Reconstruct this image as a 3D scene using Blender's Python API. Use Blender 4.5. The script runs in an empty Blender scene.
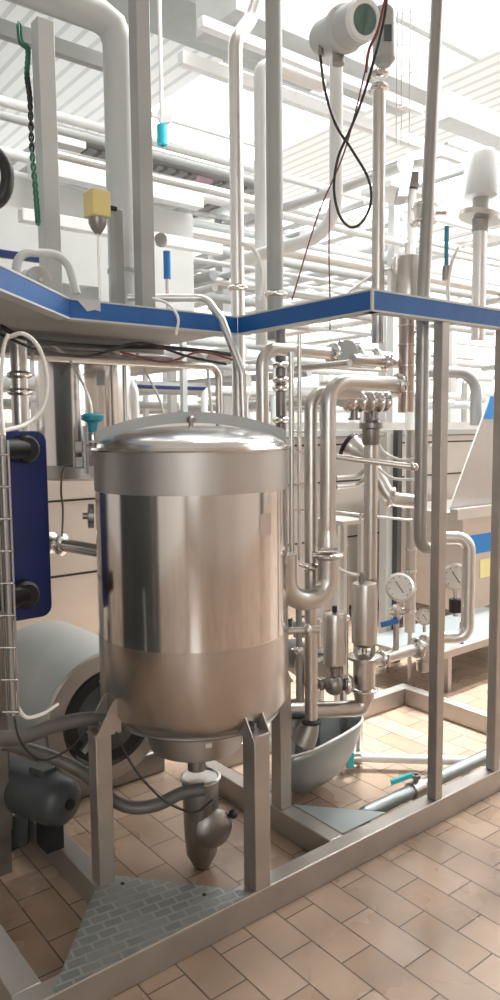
import bpy, math, random
from mathutils import Vector, Matrix
random.seed(7)
SC = bpy.context.scene
COL = SC.collection
R = math.radians

# ------------------------------------------------------------------ camera geometry
FPX, CH = 740.4, 1.45
_y, _p, _r = R(51.66), R(5.39), R(-0.516)
_h = Vector((math.cos(_y), math.sin(_y), 0)); _rt = Vector((math.sin(_y), -math.cos(_y), 0)); _up = Vector((0, 0, 1))
CF = _h*math.cos(_p) - _up*math.sin(_p)
_u = _up*math.cos(_p) + _h*math.sin(_p)
CR = _rt*math.cos(_r) + _u*math.sin(_r)
CU = -_rt*math.sin(_r) + _u*math.cos(_r)
C0 = Vector((0, 0, CH))
def ray(px, py): return CF + CR*((px-250)/FPX) - CU*((py-500)/FPX)
def D(px, py, w): return C0 + ray(px, py)*w                # a point w metres deep
def G(px, py, z): d = ray(px, py); return C0 + d*((z-CH)/d.z)
def XP(px, py, x): d = ray(px, py); return C0 + d*(x/d.x)
def YP(px, py, y): d = ray(px, py); return C0 + d*(y/d.y)
def ZA(x, y, py):                                          # height over (x, y) seen at row py
    k = (500-py)/FPX
    b = Vector((x, y, -CH))
    # (b+z up).CU = k (b+z up).CF
    return (k*b.dot(CF) - b.dot(CU)) / (CU.z - k*CF.z)
def depth(p): return (Vector(p)-C0).dot(CF)

# ------------------------------------------------------------------ materials
M = {}
def mat(name, col, rough=.5, metal=0., noise=0., nscale=8., stretch=(1, 1, 1), bump=0., bscale=60., emit=0., rvar=0., coat=0.):
    m = bpy.data.materials.new(name); m.use_nodes = True; nt = m.node_tree; N = nt.nodes; L = nt.links
    b = N['Principled BSDF']
    b.inputs['Base Color'].default_value = (*col, 1); b.inputs['Roughness'].default_value = rough
    b.inputs['Metallic'].default_value = metal
    if coat: b.inputs['Coat Weight'].default_value = coat; b.inputs['Coat Roughness'].default_value = .1
    tc = N.new('ShaderNodeTexCoord'); mp = N.new('ShaderNodeMapping'); mp.inputs['Scale'].default_value = stretch
    L.new(tc.outputs['Object'], mp.inputs['Vector'])
    if noise or rvar:
        n = N.new('ShaderNodeTexNoise'); n.inputs['Scale'].default_value = nscale; n.inputs['Detail'].default_value = 4
        L.new(mp.outputs[0], n.inputs['Vector'])
        if noise:
            rp = N.new('ShaderNodeValToRGB')
            lo = [max(0, c*(1-noise)) for c in col]; hi = [min(1, c*(1+noise)) for c in col]
            rp.color_ramp.elements[0].color = (*lo, 1); rp.color_ramp.elements[1].color = (*hi, 1)
            rp.color_ramp.elements[0].position = .3; rp.color_ramp.elements[1].position = .7
            L.new(n.outputs['Fac'], rp.inputs['Fac']); L.new(rp.outputs['Color'], b.inputs['Base Color'])
        if rvar:
            mr = N.new('ShaderNodeMapRange'); mr.inputs[1].default_value = .3; mr.inputs[2].default_value = .7
            mr.inputs[3].default_value = max(0.02, rough-rvar); mr.inputs[4].default_value = rough+rvar
            L.new(n.outputs['Fac'], mr.inputs[0]); L.new(mr.outputs[0], b.inputs['Roughness'])
    if bump:
        n2 = N.new('ShaderNodeTexNoise'); n2.inputs['Scale'].default_value = bscale
        L.new(mp.outputs[0], n2.inputs['Vector'])
        bp = N.new('ShaderNodeBump'); bp.inputs['Strength'].default_value = bump; bp.inputs['Distance'].default_value = .002
        L.new(n2.outputs['Fac'], bp.inputs['Height']); L.new(bp.outputs[0], b.inputs['Normal'])
    if emit:
        b.inputs['Emission Color'].default_value = (*col, 1); b.inputs['Emission Strength'].default_value = emit
    M[name] = m
    return m
mat('polished', (.65, .61, .58), .13, 1, noise=.07, nscale=1.8, stretch=(12, 12, .05))
mat('tankband', (.50, .475, .455), .46, 1, noise=.04, nscale=5, stretch=(2, 2, .5), rvar=.03)
mat('chrome', (.70, .68, .66), .2, 1, rvar=.04, nscale=14)
mat('pipe', (.58, .55, .52), .32, 1, noise=.04, rvar=.03, nscale=6)
mat('pipelight', (.70, .69, .67), .35, 1, noise=.04, rvar=.03, nscale=6)
mat('risergrey', (.36, .35, .335), .38, .8, noise=.05)
mat('darksteel', (.30, .285, .27), .4, .9, noise=.15, rvar=.1, nscale=12)
mat('frame', (.44, .41, .38), .4, .8, noise=.08, nscale=9, rvar=.08)
mat('paintgrey', (.36, .37, .355), .45, .15, noise=.06, nscale=5)
mat('paintlight', (.52, .54, .53), .5, 0, noise=.05, nscale=4)
mat('white', (.78, .80, .80), .45, 0, noise=.03, nscale=4)
mat('blue', (.006, .095, .32), .42, 0, noise=.12, nscale=9)
mat('navy', (.008, .022, .13), .35, 0, noise=.15, nscale=6)
mat('skyblue', (.01, .22, .62), .4, 0, noise=.06)
mat('teal', (.02, .25, .32), .4, 0, noise=.1)
mat('turquoise', (.06, .55, .58), .4, 0, noise=.08)
mat('cyanpaint', (.02, .45, .58), .4, 0, noise=.08)
mat('handleblue', (.02, .18, .5), .35, 0, noise=.05)
mat('yellow', (.70, .58, .24), .45, 0, noise=.04)
mat('yellowlabel', (.85, .78, .35), .6, 0, noise=.03)
mat('black', (.012, .012, .013), .45, 0, noise=.2)
mat('rubber', (.03, .03, .03), .6, 0, noise=.2)
mat('hose', (.13, .125, .115), .35, .1, noise=.15)
mat('green', (.03, .16, .09), .5, 0, noise=.2, nscale=40)
mat('redwire', (.22, .05, .045), .5, 0, noise=.1)
mat('tube', (.78, .77, .74), .35, 0, noise=.03)
mat('enamel', (.46, .49, .475), .42, 0, noise=.1, nscale=3, coat=.1)
mat('motor', (.075, .085, .088), .42, .2, noise=.25, nscale=6)
mat('cladding', (.60, .56, .52), .32, .75, noise=.05, nscale=2, stretch=(1, 1, 3), rvar=.04)
mat('galv', (.36, .40, .40), .38, .65, noise=.05, nscale=3)
mat('dial', (.82, .80, .76), .4, 0, noise=.02)
mat('glassgreen', (.10, .17, .15), .1, 0, noise=.05)
mat('bronze', (.47, .38, .33), .33, .9, noise=.08)
mat('walls', (.78, .77, .74), .7, 0, noise=.04, nscale=2)
mat('wallbeige', (.58, .52, .47), .7, 0, noise=.05, nscale=1.5)
mat('doordark', (.05, .05, .055), .5, 0, noise=.1)
mat('skypane', (.97, .99, 1), .3, 0, emit=1.6)
mat('streakpane', (.96, .99, 1), .3, 0, emit=5)  # glow of the added window behind the viewpoint
mat('satin', (.54, .50, .47), .27, 1, noise=.03, nscale=1.5, stretch=(10, 10, .1))
mat('lidsteel', (.80, .80, .79), .22, 1, noise=.02)
mat('lamp', (1, .98, .95), .3, 0, emit=7)
mat('pinkpanel', (.78, .52, .56), .6, 0, noise=.1)
mat('grating', (.30, .30, .30), .6, .3, noise=.2)

def grid_mat(name, base, line, period, width, axis='X', rough=.5, metal=0., bump=.6):
    m = bpy.data.materials.new(name); m.use_nodes = True; nt = m.node_tree; N = nt.nodes; L = nt.links
    b = N['Principled BSDF']; b.inputs['Roughness'].default_value = rough; b.inputs['Metallic'].default_value = metal
    tc = N.new('ShaderNodeTexCoord'); sp = N.new('ShaderNodeSeparateXYZ'); L.new(tc.outputs['Object'], sp.inputs[0])
    d = N.new('ShaderNodeMath'); d.operation = 'DIVIDE'; d.inputs[1].default_value = period; L.new(sp.outputs[axis], d.inputs[0])
    fr = N.new('ShaderNodeMath'); fr.operation = 'FRACT'; L.new(d.outputs[0], fr.inputs[0])
    lt = N.new('ShaderNodeMath'); lt.operation = 'LESS_THAN'; lt.inputs[1].default_value = width; L.new(fr.outputs[0], lt.inputs[0])
    mx = N.new('ShaderNodeMix'); mx.data_type = 'RGBA'
    mx.inputs[6].default_value = (*base, 1); mx.inputs[7].default_value = (*line, 1)
    L.new(lt.outputs[0], mx.inputs[0]); L.new(mx.outputs[2], b.inputs['Base Color'])
    bp = N.new('ShaderNodeBump'); bp.inputs['Strength'].default_value = bump; bp.inputs['Distance'].default_value = .02; bp.invert = True
    L.new(lt.outputs[0], bp.inputs['Height']); L.new(bp.outputs[0], b.inputs['Normal'])
    M[name] = m
grid_mat('corrugated', (.80, .81, .80), (.60, .61, .61), .22, .3, 'X', .5)
grid_mat('slatgrey', (.42, .42, .42), (.16, .16, .16), .16, .35, 'X', .5)

def checker_mat():
    m = bpy.data.materials.new('checkerplate'); m.use_nodes = True; nt = m.node_tree; N = nt.nodes; L = nt.links
    b = N['Principled BSDF']; b.inputs['Roughness'].default_value = .4; b.inputs['Metallic'].default_value = .55
    tc = N.new('ShaderNodeTexCoord'); mp = N.new('ShaderNodeMapping'); mp.inputs['Rotation'].default_value = (0, 0, R(8))
    L.new(tc.outputs['Object'], mp.inputs[0])
    br = N.new('ShaderNodeTexBrick'); br.offset = .5; br.inputs['Scale'].default_value = 1
    br.inputs['Brick Width'].default_value = .054; br.inputs['Row Height'].default_value = .034; br.inputs['Mortar Size'].default_value = .005
    br.inputs['Mortar Smooth'].default_value = .5
    br.inputs['Color1'].default_value = (.23, .25, .235, 1); br.inputs['Color2'].default_value = (.29, .31, .29, 1); br.inputs['Mortar'].default_value = (.37, .39, .37, 1)
    L.new(mp.outputs[0], br.inputs['Vector'])
    n = N.new('ShaderNodeTexNoise'); n.inputs['Scale'].default_value = 9; L.new(tc.outputs['Object'], n.inputs[0])
    rp = N.new('ShaderNodeMapRange'); rp.inputs[1].default_value = .45; rp.inputs[2].default_value = .62; L.new(n.outputs['Fac'], rp.inputs[0])
    mx = N.new('ShaderNodeMix'); mx.data_type = 'RGBA'; mx.inputs[7].default_value = (.31, .32, .30, 1)
    sc = N.new('ShaderNodeMath'); sc.operation = 'MULTIPLY'; sc.inputs[1].default_value = .75; L.new(rp.outputs[0], sc.inputs[0])
    L.new(sc.outputs[0], mx.inputs[0]); L.new(br.outputs['Color'], mx.inputs[6]); L.new(mx.outputs[2], b.inputs['Base Color'])
    bp = N.new('ShaderNodeBump'); bp.inputs['Strength'].default_value = .5; bp.inputs['Distance'].default_value = .002
    L.new(br.outputs['Fac'], bp.inputs['Height']); L.new(bp.outputs[0], b.inputs['Normal'])
    M['checkerplate'] = m
checker_mat()

def floor_mat():
    m = bpy.data.materials.new('terracotta_tiles'); m.use_nodes = True; nt = m.node_tree; N = nt.nodes; L = nt.links
    b = N['Principled BSDF']
    tc = N.new('ShaderNodeTexCoord'); sp = N.new('ShaderNodeSeparateXYZ'); L.new(tc.outputs['Object'], sp.inputs[0])
    cb = N.new('ShaderNodeCombineXYZ')
    ax = N.new('ShaderNodeMath'); ax.operation = 'ADD'; ax.inputs[1].default_value = -1.156 + .2352*20
    ay = N.new('ShaderNodeMath'); ay.operation = 'ADD'; ay.inputs[1].default_value = -1.6030 + .1178*40
    L.new(sp.outputs['Y'], ax.inputs[0]); L.new(sp.outputs['X'], ay.inputs[0])
    L.new(ax.outputs[0], cb.inputs['X']); L.new(ay.outputs[0], cb.inputs['Y'])
    br = N.new('ShaderNodeTexBrick'); br.offset = .5; br.inputs['Scale'].default_value = 1
    br.inputs['Brick Width'].default_value = .2352; br.inputs['Row Height'].default_value = .1178
    br.inputs['Mortar Size'].default_value = .0028; br.inputs['Mortar Smooth'].default_value = .3
    br.inputs['Color1'].default_value = (.42, .305, .225, 1); br.inputs['Color2'].default_value = (.34, .235, .165, 1)
    br.inputs['Mortar'].default_value = (.11, .08, .06, 1)
    L.new(cb.outputs[0], br.inputs['Vector'])
    n = N.new('ShaderNodeTexNoise'); n.inputs['Scale'].default_value = 3.2; n.inputs['Detail'].default_value = 5; L.new(tc.outputs['Object'], n.inputs[0])
    mr = N.new('ShaderNodeMapRange'); mr.inputs[1].default_value = .3; mr.inputs[2].default_value = .7; mr.inputs[3].default_value = .8; mr.inputs[4].default_value = 1.18
    L.new(n.outputs['Fac'], mr.inputs[0])
    mx = N.new('ShaderNodeMix'); mx.data_type = 'RGBA'; mx.blend_type = 'MULTIPLY'; mx.inputs[0].default_value = 1
    L.new(br.outputs['Color'], mx.inputs[6]); L.new(mr.outputs[0], mx.inputs[7]); L.new(mx.outputs[2], b.inputs['Base Color'])
    n2 = N.new('ShaderNodeTexNoise'); n2.inputs['Scale'].default_value = 2.6; n2.inputs['Detail'].default_value = 3; L.new(tc.outputs['Object'], n2.inputs[0])
    r2 = N.new('ShaderNodeMapRange'); r2.inputs[1].default_value = .3; r2.inputs[2].default_value = .72; r2.inputs[3].default_value = .45; r2.inputs[4].default_value = .16
    L.new(n2.outputs['Fac'], r2.inputs[0]); L.new(r2.outputs[0], b.inputs['Roughness'])
    b.inputs['Specular IOR Level'].default_value = .6
    n3 = N.new('ShaderNodeTexNoise'); n3.inputs['Scale'].default_value = 28; L.new(tc.outputs['Object'], n3.inputs[0])
    ad = N.new('ShaderNodeMath'); ad.operation = 'MULTIPLY_ADD'; ad.inputs[1].default_value = -1.6
    L.new(br.outputs['Fac'], ad.inputs[0]); L.new(n3.outputs['Fac'], ad.inputs[2])
    bp = N.new('ShaderNodeBump'); bp.inputs['Strength'].default_value = .35; bp.inputs['Distance'].default_value = .002
    L.new(ad.outputs[0], bp.inputs['Height']); L.new(bp.outputs[0], b.inputs['Normal'])
    M['floor'] = m
floor_mat()

# ------------------------------------------------------------------ mesh building
ORG = {}
def fillet(pts, rad, n=6):
    pts = [Vector(p) for p in pts]
    if len(pts) < 3: return pts
    out = [pts[0]]
    for i in range(1, len(pts)-1):
        a, b, c = pts[i-1], pts[i], pts[i+1]
        d1 = (a-b); d2 = (c-b); l1, l2 = d1.length, d2.length
        if l1 < 1e-6 or l2 < 1e-6: continue
        d1 /= l1; d2 /= l2; ang = d1.angle(d2)
        if ang > 3.1 or ang < .05: out.append(b); continue
        t = min(rad/math.tan(ang/2), l1*.49, l2*.49)
        p1 = b+d1*t; p2 = b+d2*t; rr = t*math.tan(ang/2)
        bis = (d1+d2).normalized(); cen = b + bis*(rr/math.sin(ang/2))
        v1 = p1-cen; v2 = p2-cen; th = v1.angle(v2)
        for k in range(n+1):
            f = k/n
            out.append(cen + (v1*math.sin((1-f)*th) + v2*math.sin(f*th))/math.sin(th))
    out.append(pts[-1]); return out
def spline(pts, n=8):
    P = [Vector(p) for p in pts]; P = [P[0]*2-P[1]] + P + [P[-1]*2-P[-2]]; out = []
    for i in range(1, len(P)-2):
        for k in range(n):
            t = k/n; a, b, c, d = P[i-1:i+3]
            out.append(.5*((2*b) + (c-a)*t + (2*a-5*b+4*c-d)*t*t + (3*b-a-3*c+d)*t**3))
    out.append(P[-2]); return out
class MB:
    def __init__(s): s.v = []; s.f = []
    def add(s, vs, fs):
        o = len(s.v); s.v += [Vector(v) for v in vs]; s.f += [tuple(i+o for i in f) for f in fs]; return s
    def box(s, a, b, rot=None, cen=None):
        x0, y0, z0 = a; x1, y1, z1 = b
        vs = [Vector((x, y, z)) for z in (z0, z1) for y in (y0, y1) for x in (x0, x1)]
        if rot is not None:
            c = Vector(cen) if cen is not None else (Vector(a)+Vector(b))/2
            vs = [c + rot @ (v-c) for v in vs]
        return s.add(vs, [(0, 2, 3, 1), (4, 5, 7, 6), (0, 1, 5, 4), (2, 6, 7, 3), (0, 4, 6, 2), (1, 3, 7, 5)])
    def obox(s, c, ex, ey, ez, hx, hy, hz):
        c = Vector(c); vs = [c + ex*(hx*i) + ey*(hy*j) + ez*(hz*k) for k in (-1, 1) for j in (-1, 1) for i in (-1, 1)]
        return s.add(vs, [(0, 2, 3, 1), (4, 5, 7, 6), (0, 1, 5, 4), (2, 6, 7, 3), (0, 4, 6, 2), (1, 3, 7, 5)])
    def tube(s, path, r, seg=16, cap=True, closed=False):
        path = [Vector(p) for p in path]
        q = [path[0]]
        for p in path[1:]:
            if (p-q[-1]).length > 1e-5: q.append(p)
        path = q; n = len(path)
        if n < 2: return s
        rs = r if isinstance(r, (list, tuple)) else [r]*n
        T = []
        for i in range(n):
            if closed: t = path[(i+1) % n]-path[i-1]
            else: t = path[min(i+1, n-1)]-path[max(i-1, 0)]
            T.append(t.normalized())
        a = Vector((0, 0, 1)) if abs(T[0].z) < .9 else Vector((1, 0, 0))
        u = T[0].cross(a).normalized(); rings = []
        vs = []
        for i in range(n):
            u = (u - T[i]*u.dot(T[i])).normalized(); w = T[i].cross(u)
            for k in range(seg):
                an = 2*math.pi*k/seg; vs.append(path[i] + (u*math.cos(an)+w*math.sin(an))*rs[i])
        fs = []
        for i in range(n if closed else n-1):
            j = (i+1) % n
            for k in range(seg):
                k2 = (k+1) % seg; fs.append((i*seg+k, i*seg+k2, j*seg+k2, j*seg+k))
        if cap and not closed:
            fs.append(tuple(range(seg-1, -1, -1))); fs.append(tuple((n-1)*seg+k for k in range(seg)))
        return s.add(vs, fs)
    def lathe(s, prof, org, axis=(0, 0, 1), seg=32):
        # prof: (r, h) along axis
        ax = Vector(axis).normalized(); a = Vector((0, 0, 1)) if abs(ax.z) < .9 else Vector((1, 0, 0))
        u = ax.cross(a).normalized(); w = ax.cross(u); org = Vector(org); vs = []; fs = []
        for r, h in prof:
            for k in range(seg):
                an = 2*math.pi*k/seg; vs.append(org + ax*h + (u*math.cos(an)+w*math.sin(an))*max(r, 1e-4))
        for i in range(len(prof)-1):
            for k in range(seg):
                k2 = (k+1) % seg; fs.append((i*seg+k, i*seg+k2, (i+1)*seg+k2, (i+1)*seg+k))
        fs.append(tuple(range(seg-1, -1, -1))); m = (len(prof)-1)*seg; fs.append(tuple(m+k for k in range(seg)))
        return s.add(vs, fs)
    def prism(s, poly, ext):                               # poly: 3D points, ext: vector
        poly = [Vector(p) for p in poly]; n = len(poly); e = Vector(ext)
        return s.add(poly+[p+e for p in poly], [tuple(range(n-1, -1, -1)), tuple(range(n, 2*n))] + [(i, (i+1) % n, (i+1) % n+n, i+n) for i in range(n)])
    def ball(s, c, r, seg=16, sq=(1, 1, 1)):
        n = seg//2; vs = []; fs = []; c = Vector(c)
        for i in range(1, n):
            th = math.pi*i/n
            for k in range(seg):
                an = 2*math.pi*k/seg; vs.append(c+Vector((math.sin(th)*math.cos(an)*sq[0], math.sin(th)*math.sin(an)*sq[1], math.cos(th)*sq[2]))*r)
        top = len(vs); vs += [c+Vector((0, 0, r*sq[2])), c-Vector((0, 0, r*sq[2]))]
        for i in range(n-2):
            for k in range(seg):
                k2 = (k+1) % seg; fs.append((i*seg+k, (i+1)*seg+k, (i+1)*seg+k2, i*seg+k2))
        for k in range(seg):
            k2 = (k+1) % seg; fs.append((top, k, k2)); fs.append((top+1, (n-2)*seg+k2, (n-2)*seg+k))
        return s.add(vs, fs)
    def build(s, name, m, parent=None, bevel=0., label=None):
        if parent is not None: o0 = ORG[parent.name]
        else:
            lo = Vector([min(v[i] for v in s.v) for i in range(3)]); hi = Vector([max(v[i] for v in s.v) for i in range(3)])
            o0 = Vector(((lo.x+hi.x)/2, (lo.y+hi.y)/2, lo.z))
        me = bpy.data.meshes.new(name); me.from_pydata([tuple(v-o0) for v in s.v], [], s.f); me.update()
        import bmesh
        b = bmesh.new(); b.from_mesh(me); bmesh.ops.recalc_face_normals(b, faces=b.faces); b.to_mesh(me); b.free()
        for p in me.polygons: p.use_smooth = True
        me.set_sharp_from_angle(angle=R(38))
        me.materials.append(M[m] if isinstance(m, str) else m)
        o = bpy.data.objects.new(name, me); COL.objects.link(o)
        if parent is not None: o.parent = parent
        else: o.location = o0
        ORG[o.name] = o0
        if bevel:
            bv = o.modifiers.new('bevel', 'BEVEL'); bv.width = bevel; bv.segments = 2; bv.limit_method = 'ANGLE'; bv.harden_normals = False
        if label: o['label'] = label
        return o
def tag(o, label, cat, group=None, kind=None):
    o['label'] = label; o['category'] = cat
    if group: o['group'] = group
    if kind: o['kind'] = kind
    return o
def thing(name, label, cat, loc, group=None):
    o = bpy.data.objects.new(name, None); COL.objects.link(o); o.location = Vector(loc); o.empty_display_size = .05
    ORG[o.name] = Vector(loc); return tag(o, label, cat, group)
def struct(name, mb, m, parent=None):
    o = mb.build(name, m, parent)
    if parent is None: o['kind'] = 'structure'
    return o
def vpipe_pts(px, y0, y1, w):
    p = D(px, (y0+y1)/2, w); return Vector((p.x, p.y, ZA(p.x, p.y, y0))), Vector((p.x, p.y, ZA(p.x, p.y, y1)))
EX, EY, EZ = Vector((1, 0, 0)), Vector((0, 1, 0)), Vector((0, 0, 1))
def ferrule(mb, p, ax, r, t=.012):                       # tri-clamp ring
    mb.lathe([(r*.9, -t*1.2), (r*1.35, -t*.6), (r*1.5, -t*.25), (r*1.5, t*.25), (r*1.35, t*.6), (r*.9, t*1.2)], p, ax, 20)
def clamp(p, ax, r, parent, m='chrome'):
    mb = MB(); ferrule(mb, p, ax, r)
    ax = Vector(ax).normalized(); side = ax.cross(EZ if abs(ax.z) < .8 else EX).normalized()
    mb.obox(Vector(p)+side*r*1.6, side, ax, side.cross(ax), r*.3, .007, .009)
    mb.tube([Vector(p)+side*r*1.6-side.cross(ax)*.02, Vector(p)+side*r*1.6+side.cross(ax)*.025], .004, 8)
    return mb.build('clamp', m, parent)
def gauge(c, r, face, parent, stem=None):
    face = Vector(face).normalized()
    mb = MB(); mb.lathe([(r*.93, -.5*r), (r, -.45*r), (r, .0), (r*1.06, .03*r), (r*1.06, .14*r), (r*.9, .16*r), (r*.88, .05*r)], c, face, 28)
    ca = mb.build('gauge_case', 'chrome', parent)
    MB().lathe([(r*.89, .04*r), (r*.89, .075*r)], c, face, 28).build('dial', 'dial', parent, label='cream round dial face')
    side = face.cross(EZ).normalized(); up = side.cross(face).normalized()
    mb = MB(); dr = (side*.55+up*.8).normalized()
    mb.obox(Vector(c)+face*.1*r, dr, face, dr.cross(face), r*.5, r*.012, r*.03)
    for k in range(9):
        an = R(-45+k*33.75); dd = side*math.cos(an)+up*math.sin(an)
        mb.obox(Vector(c)+face*.085*r+dd*r*.76, dd, face, dd.cross(face), r*.07, r*.01, r*.02)
    mb.build('pointer', 'black', parent)
    if stem is not None:
        MB().tube([Vector(c)-EZ*r*.9, Vector(c)-EZ*(r+stem)], r*.2, 12).build('stem', 'chrome', parent)

# ================================================================== SETTING
struct('floor', MB().box((-4, -4, -.1), (16, 18, 0)), 'floor')
struct('wall_front', MB().box((-4, -4.2, 0), (16, -4, 6.6)), 'wallbeige')
struct('wall_left', MB().box((-4.2, -4, 0), (-4, 18, 6.6)), 'walls')
struct('wall_back', MB().box((-4, 18, 0), (16, 18.2, 2.6)).box((-4, 18, 5.8), (16, 18.2, 6.6)), 'walls')
struct('wall_right', MB().box((16, -4, 0), (16.2, 18, 2.2)).box((16, -4, 5.9), (16.2, 18, 6.6)), 'walls')
# behind the viewpoint: an added dark door, unseen, meant for the tank's reflections
d = struct('added_door', MB().box((8.4, -3.99, 0), (10.1, -3.93, 2.4)), 'doordark')
struct('added_door_frame', MB().box((8.3, -3.99, 0), (8.4, -3.9, 2.5)).box((10.1, -3.99, 0), (10.2, -3.9, 2.5)).box((8.4, -3.99, 2.4), (10.1, -3.9, 2.5)), 'paintlight', d)
def strip_window(name, x0, x1, y0, y1, z0, z1, n, pane='skypane'):
    mb = MB()
    alongx = (x1-x0) > (y1-y0)
    o = struct(name, MB().box((x0, y0, z0), (x1, y1, z1)), pane)
    f = MB(); t = .1
    f.box((x0-.05, y0-.05, z0), (x1+.05, y1+.05, z0+t)).box((x0-.05, y0-.05, z1-t), (x1+.05, y1+.05, z1))
    for k in range(n+1):
        s = k/n
        if alongx: X = x0+(x1-x0)*s; f.box((X-.04, y0-.05, z0), (X+.04, y1+.05, z1))
        else: Y = y0+(y1-y0)*s; f.box((x0-.05, Y-.04, z0), (x1+.05, Y+.04, z1))
    struct('window_frame', f, 'paintlight', o)
strip_window('window_1', -4, 16, 18.05, 18.15, 2.6, 5.8, 14)
strip_window('window_2', 16.05, 16.15, -4, 18, 2.2, 5.9, 14)
strip_window('window_7', -3.3, -1.7, -3.98, -3.9, .9, 4.2, 1, 'streakpane')  # added bright pane behind the viewpoint, for a light streak on the tank
# roof: corrugated sheet with skylight bays
RZ = 6.2
bays = [(6.0, 8.6), (10.6, 13.2)]
mb = MB(); x = -4
for a, b in bays: mb.box((x, -4, RZ), (a, 18, RZ+.08)); x = b
mb.box((x, -4, RZ), (16, 18, RZ+.08))
struct('ceiling', mb, 'corrugated')
for k, (a, b) in enumerate(bays):
    o = struct('window_%d' % (k+3), MB().box((a, -4, RZ+.03), (b, 18, RZ+.05)), 'skypane')
    f = MB()
    for j in range(12): f.box((a, -4+j*2, RZ-.02), (b, -4+j*2+.08, RZ+.08))
    struct('window_frame', f, 'paintlight', o)

o = MB().box((-1.7, 1.1, 0), (-1.2, 3.5, 2.3)).box((-1.2, 1.13, .08), (-1.185, 2.28, 2.27)).box((-1.2, 2.32, .08), (-1.185, 3.47, 2.27)).build('added_dark_block', 'motor', bevel=.01)  # added, unseen: darkens the tank's reflection and shades the lower left
tag(o, 'added dark cabinet-shaped block, unseen, left of the view', 'cabinet')
lt = thing('ceiling_light', 'long strip light hung from the roof above the blue corner', 'light', (4.6, 2.5, 5.8))
MB().box((2.0, 2.36, 5.82), (7.4, 2.64, 5.92)).build('housing', 'paintlight', lt)
MB().box((2.05, 2.39, 5.80), (7.35, 2.61, 5.82)).build('lamp_lens', 'lamp', lt)
for x_ in (2.4, 7.0): MB().tube([(x_, 2.5, 5.92), (x_, 2.5, RZ)], .01, 8).build('hanger', 'chrome', lt)
# ================================================================== SKID FRAME
fr = thing('skid_frame', 'welded box-section stainless base frame with upright posts on the tiled floor', 'frame', (.575, 1.617, 0))
BH = .09
for a, b in [((.575, 1.617), (3.04, 1.677)), ((.575, 1.677), (.652, 3.4)), ((.935, 1.677), (.995, 2.9)), ((1.652, 1.677), (1.712, 2.47)),
             ((2.98, 1.677), (3.04, 2.47)), ((1.652, 2.47), (3.04, 2.53))]:
    MB().box((a[0], a[1], 0), (b[0], b[1], BH)).build('base_beam', 'frame', fr, bevel=.004)
for x, y, w, z1 in [(2.155, 1.64, .02, 1.819), (2.525, 1.64, .02, 1.819)]:
    MB().box((x-w, y-w, BH), (x+w, y+w, z1)).build('post', 'frame', fr, bevel=.003)
MB().prism([(.655, 1.619, BH), (1.285, 1.619, BH), (.985, 1.975, BH), (.965, 1.975, BH)], (0, 0, .004)).build('corner_plate', 'checkerplate', fr, label='triangular grey chequered plate in the frame corner')
MB().lathe([(.006, 0), (.006, .003)], (1.0, 1.9, BH+.004), seg=12).build('bolt', 'black', fr)
MB().lathe([(.006, 0), (.006, .003)], (1.16, 1.70, BH+.004), seg=12).build('bolt', 'black', fr)
legs = [(.966, 1.955, .026), (1.316, 1.645, .029), (1.680, 1.955, .026)]
TC = Vector((1.312, 1.955, 0)); TR = .303
for x, y, w in legs:
    MB().box((x-w, y-w, BH), (x+w, y+w, .565)).build('leg', 'frame', fr, bevel=.003)

# ================================================================== TANK
tk = thing('mixing_tank', 'large polished stainless steel tank with domed lid on box legs', 'tank', (TC.x, TC.y, .5))
MB().lathe([(TR-.004, .80), (TR, .80), (TR, 1.275), (TR-.004, 1.275)], TC, seg=96).build('shell', 'polished', tk)
MB().lathe([(TR-.01, 1.265), (TR+.0015, 1.27), (TR+.0015, 1.392), (TR-.01, 1.392)], TC, seg=96).build('neck_band', 'tankband', tk, label='matte brushed band below the rim')
MB().lathe([(.1, .555), (.27, .556), (.286, .575), (TR+.001, .605), (TR+.001, .822), (TR-.01, .824)], TC, seg=96).build('lower_jacket', 'satin', tk, label='satin lower jacket')
MB().lathe([(.12, .425), (.150, .43), (.155, .45), (.158, .556), (.1, .558)], TC, seg=64).build('bottom_skirt', 'tankband', tk)
MB().lathe([(.272, .549), (.275, .553), (.272, .558)], TC, seg=64).build('bottom_seam', 'darksteel', tk)
MB().lathe([(TR-.02, 1.388), (TR+.010, 1.390), (TR+.013, 1.395), (TR+.010, 1.401), (TR-.02, 1.402)], TC, seg=96).build('rim', 'chrome', tk)
prof = [(TR-.004, 1.400)] + [((TR-.006)*math.cos(t), 1.402+.064*math.sin(t)) for t in [math.pi/2*k/14 for k in range(15)]]
lid = MB().lathe(prof, TC, seg=96).build('lid', 'lidsteel', tk)
vd = Vector((TC.x, TC.y, 0)).normalized(); sd = Vector((vd.y, -vd.x, 0))          # sd: across the view
arc = []; hw = .303
mb = MB(); n = 24; vs = []; fs = []
for k in range(n+1):
    t = -1+2*k/n; zc = 1.432+.060*(1-t*t)
    c = TC + sd*(t*hw) + vd*.03
    for (dz, dv) in ((-.017, -.006), (.018, -.006), (.018, .006), (-.017, .006)):
        vs.append(Vector((c.x, c.y, zc+dz)) + vd*dv)
for k in range(n):
    for j in range(4): fs.append((k*4+j, k*4+(j+1) % 4, (k+1)*4+(j+1) % 4, (k+1)*4+j))
fs += [(0, 1, 2, 3), (n*4+3, n*4+2, n*4+1, n*4)]
mb.add(vs, fs); bar = mb.build('clamp_bar', 'paintgrey', tk, label='arched flat bar across the lid')
c = TC + vd*.012
MB().tube([c+EZ*1.46, c+EZ*1.49], .008, 12).lathe([(.012, 1.475), (.014, 1.48), (.014, 1.491), (.008, 1.496)], c, seg=16).build('stud', 'darksteel', bar)
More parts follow.
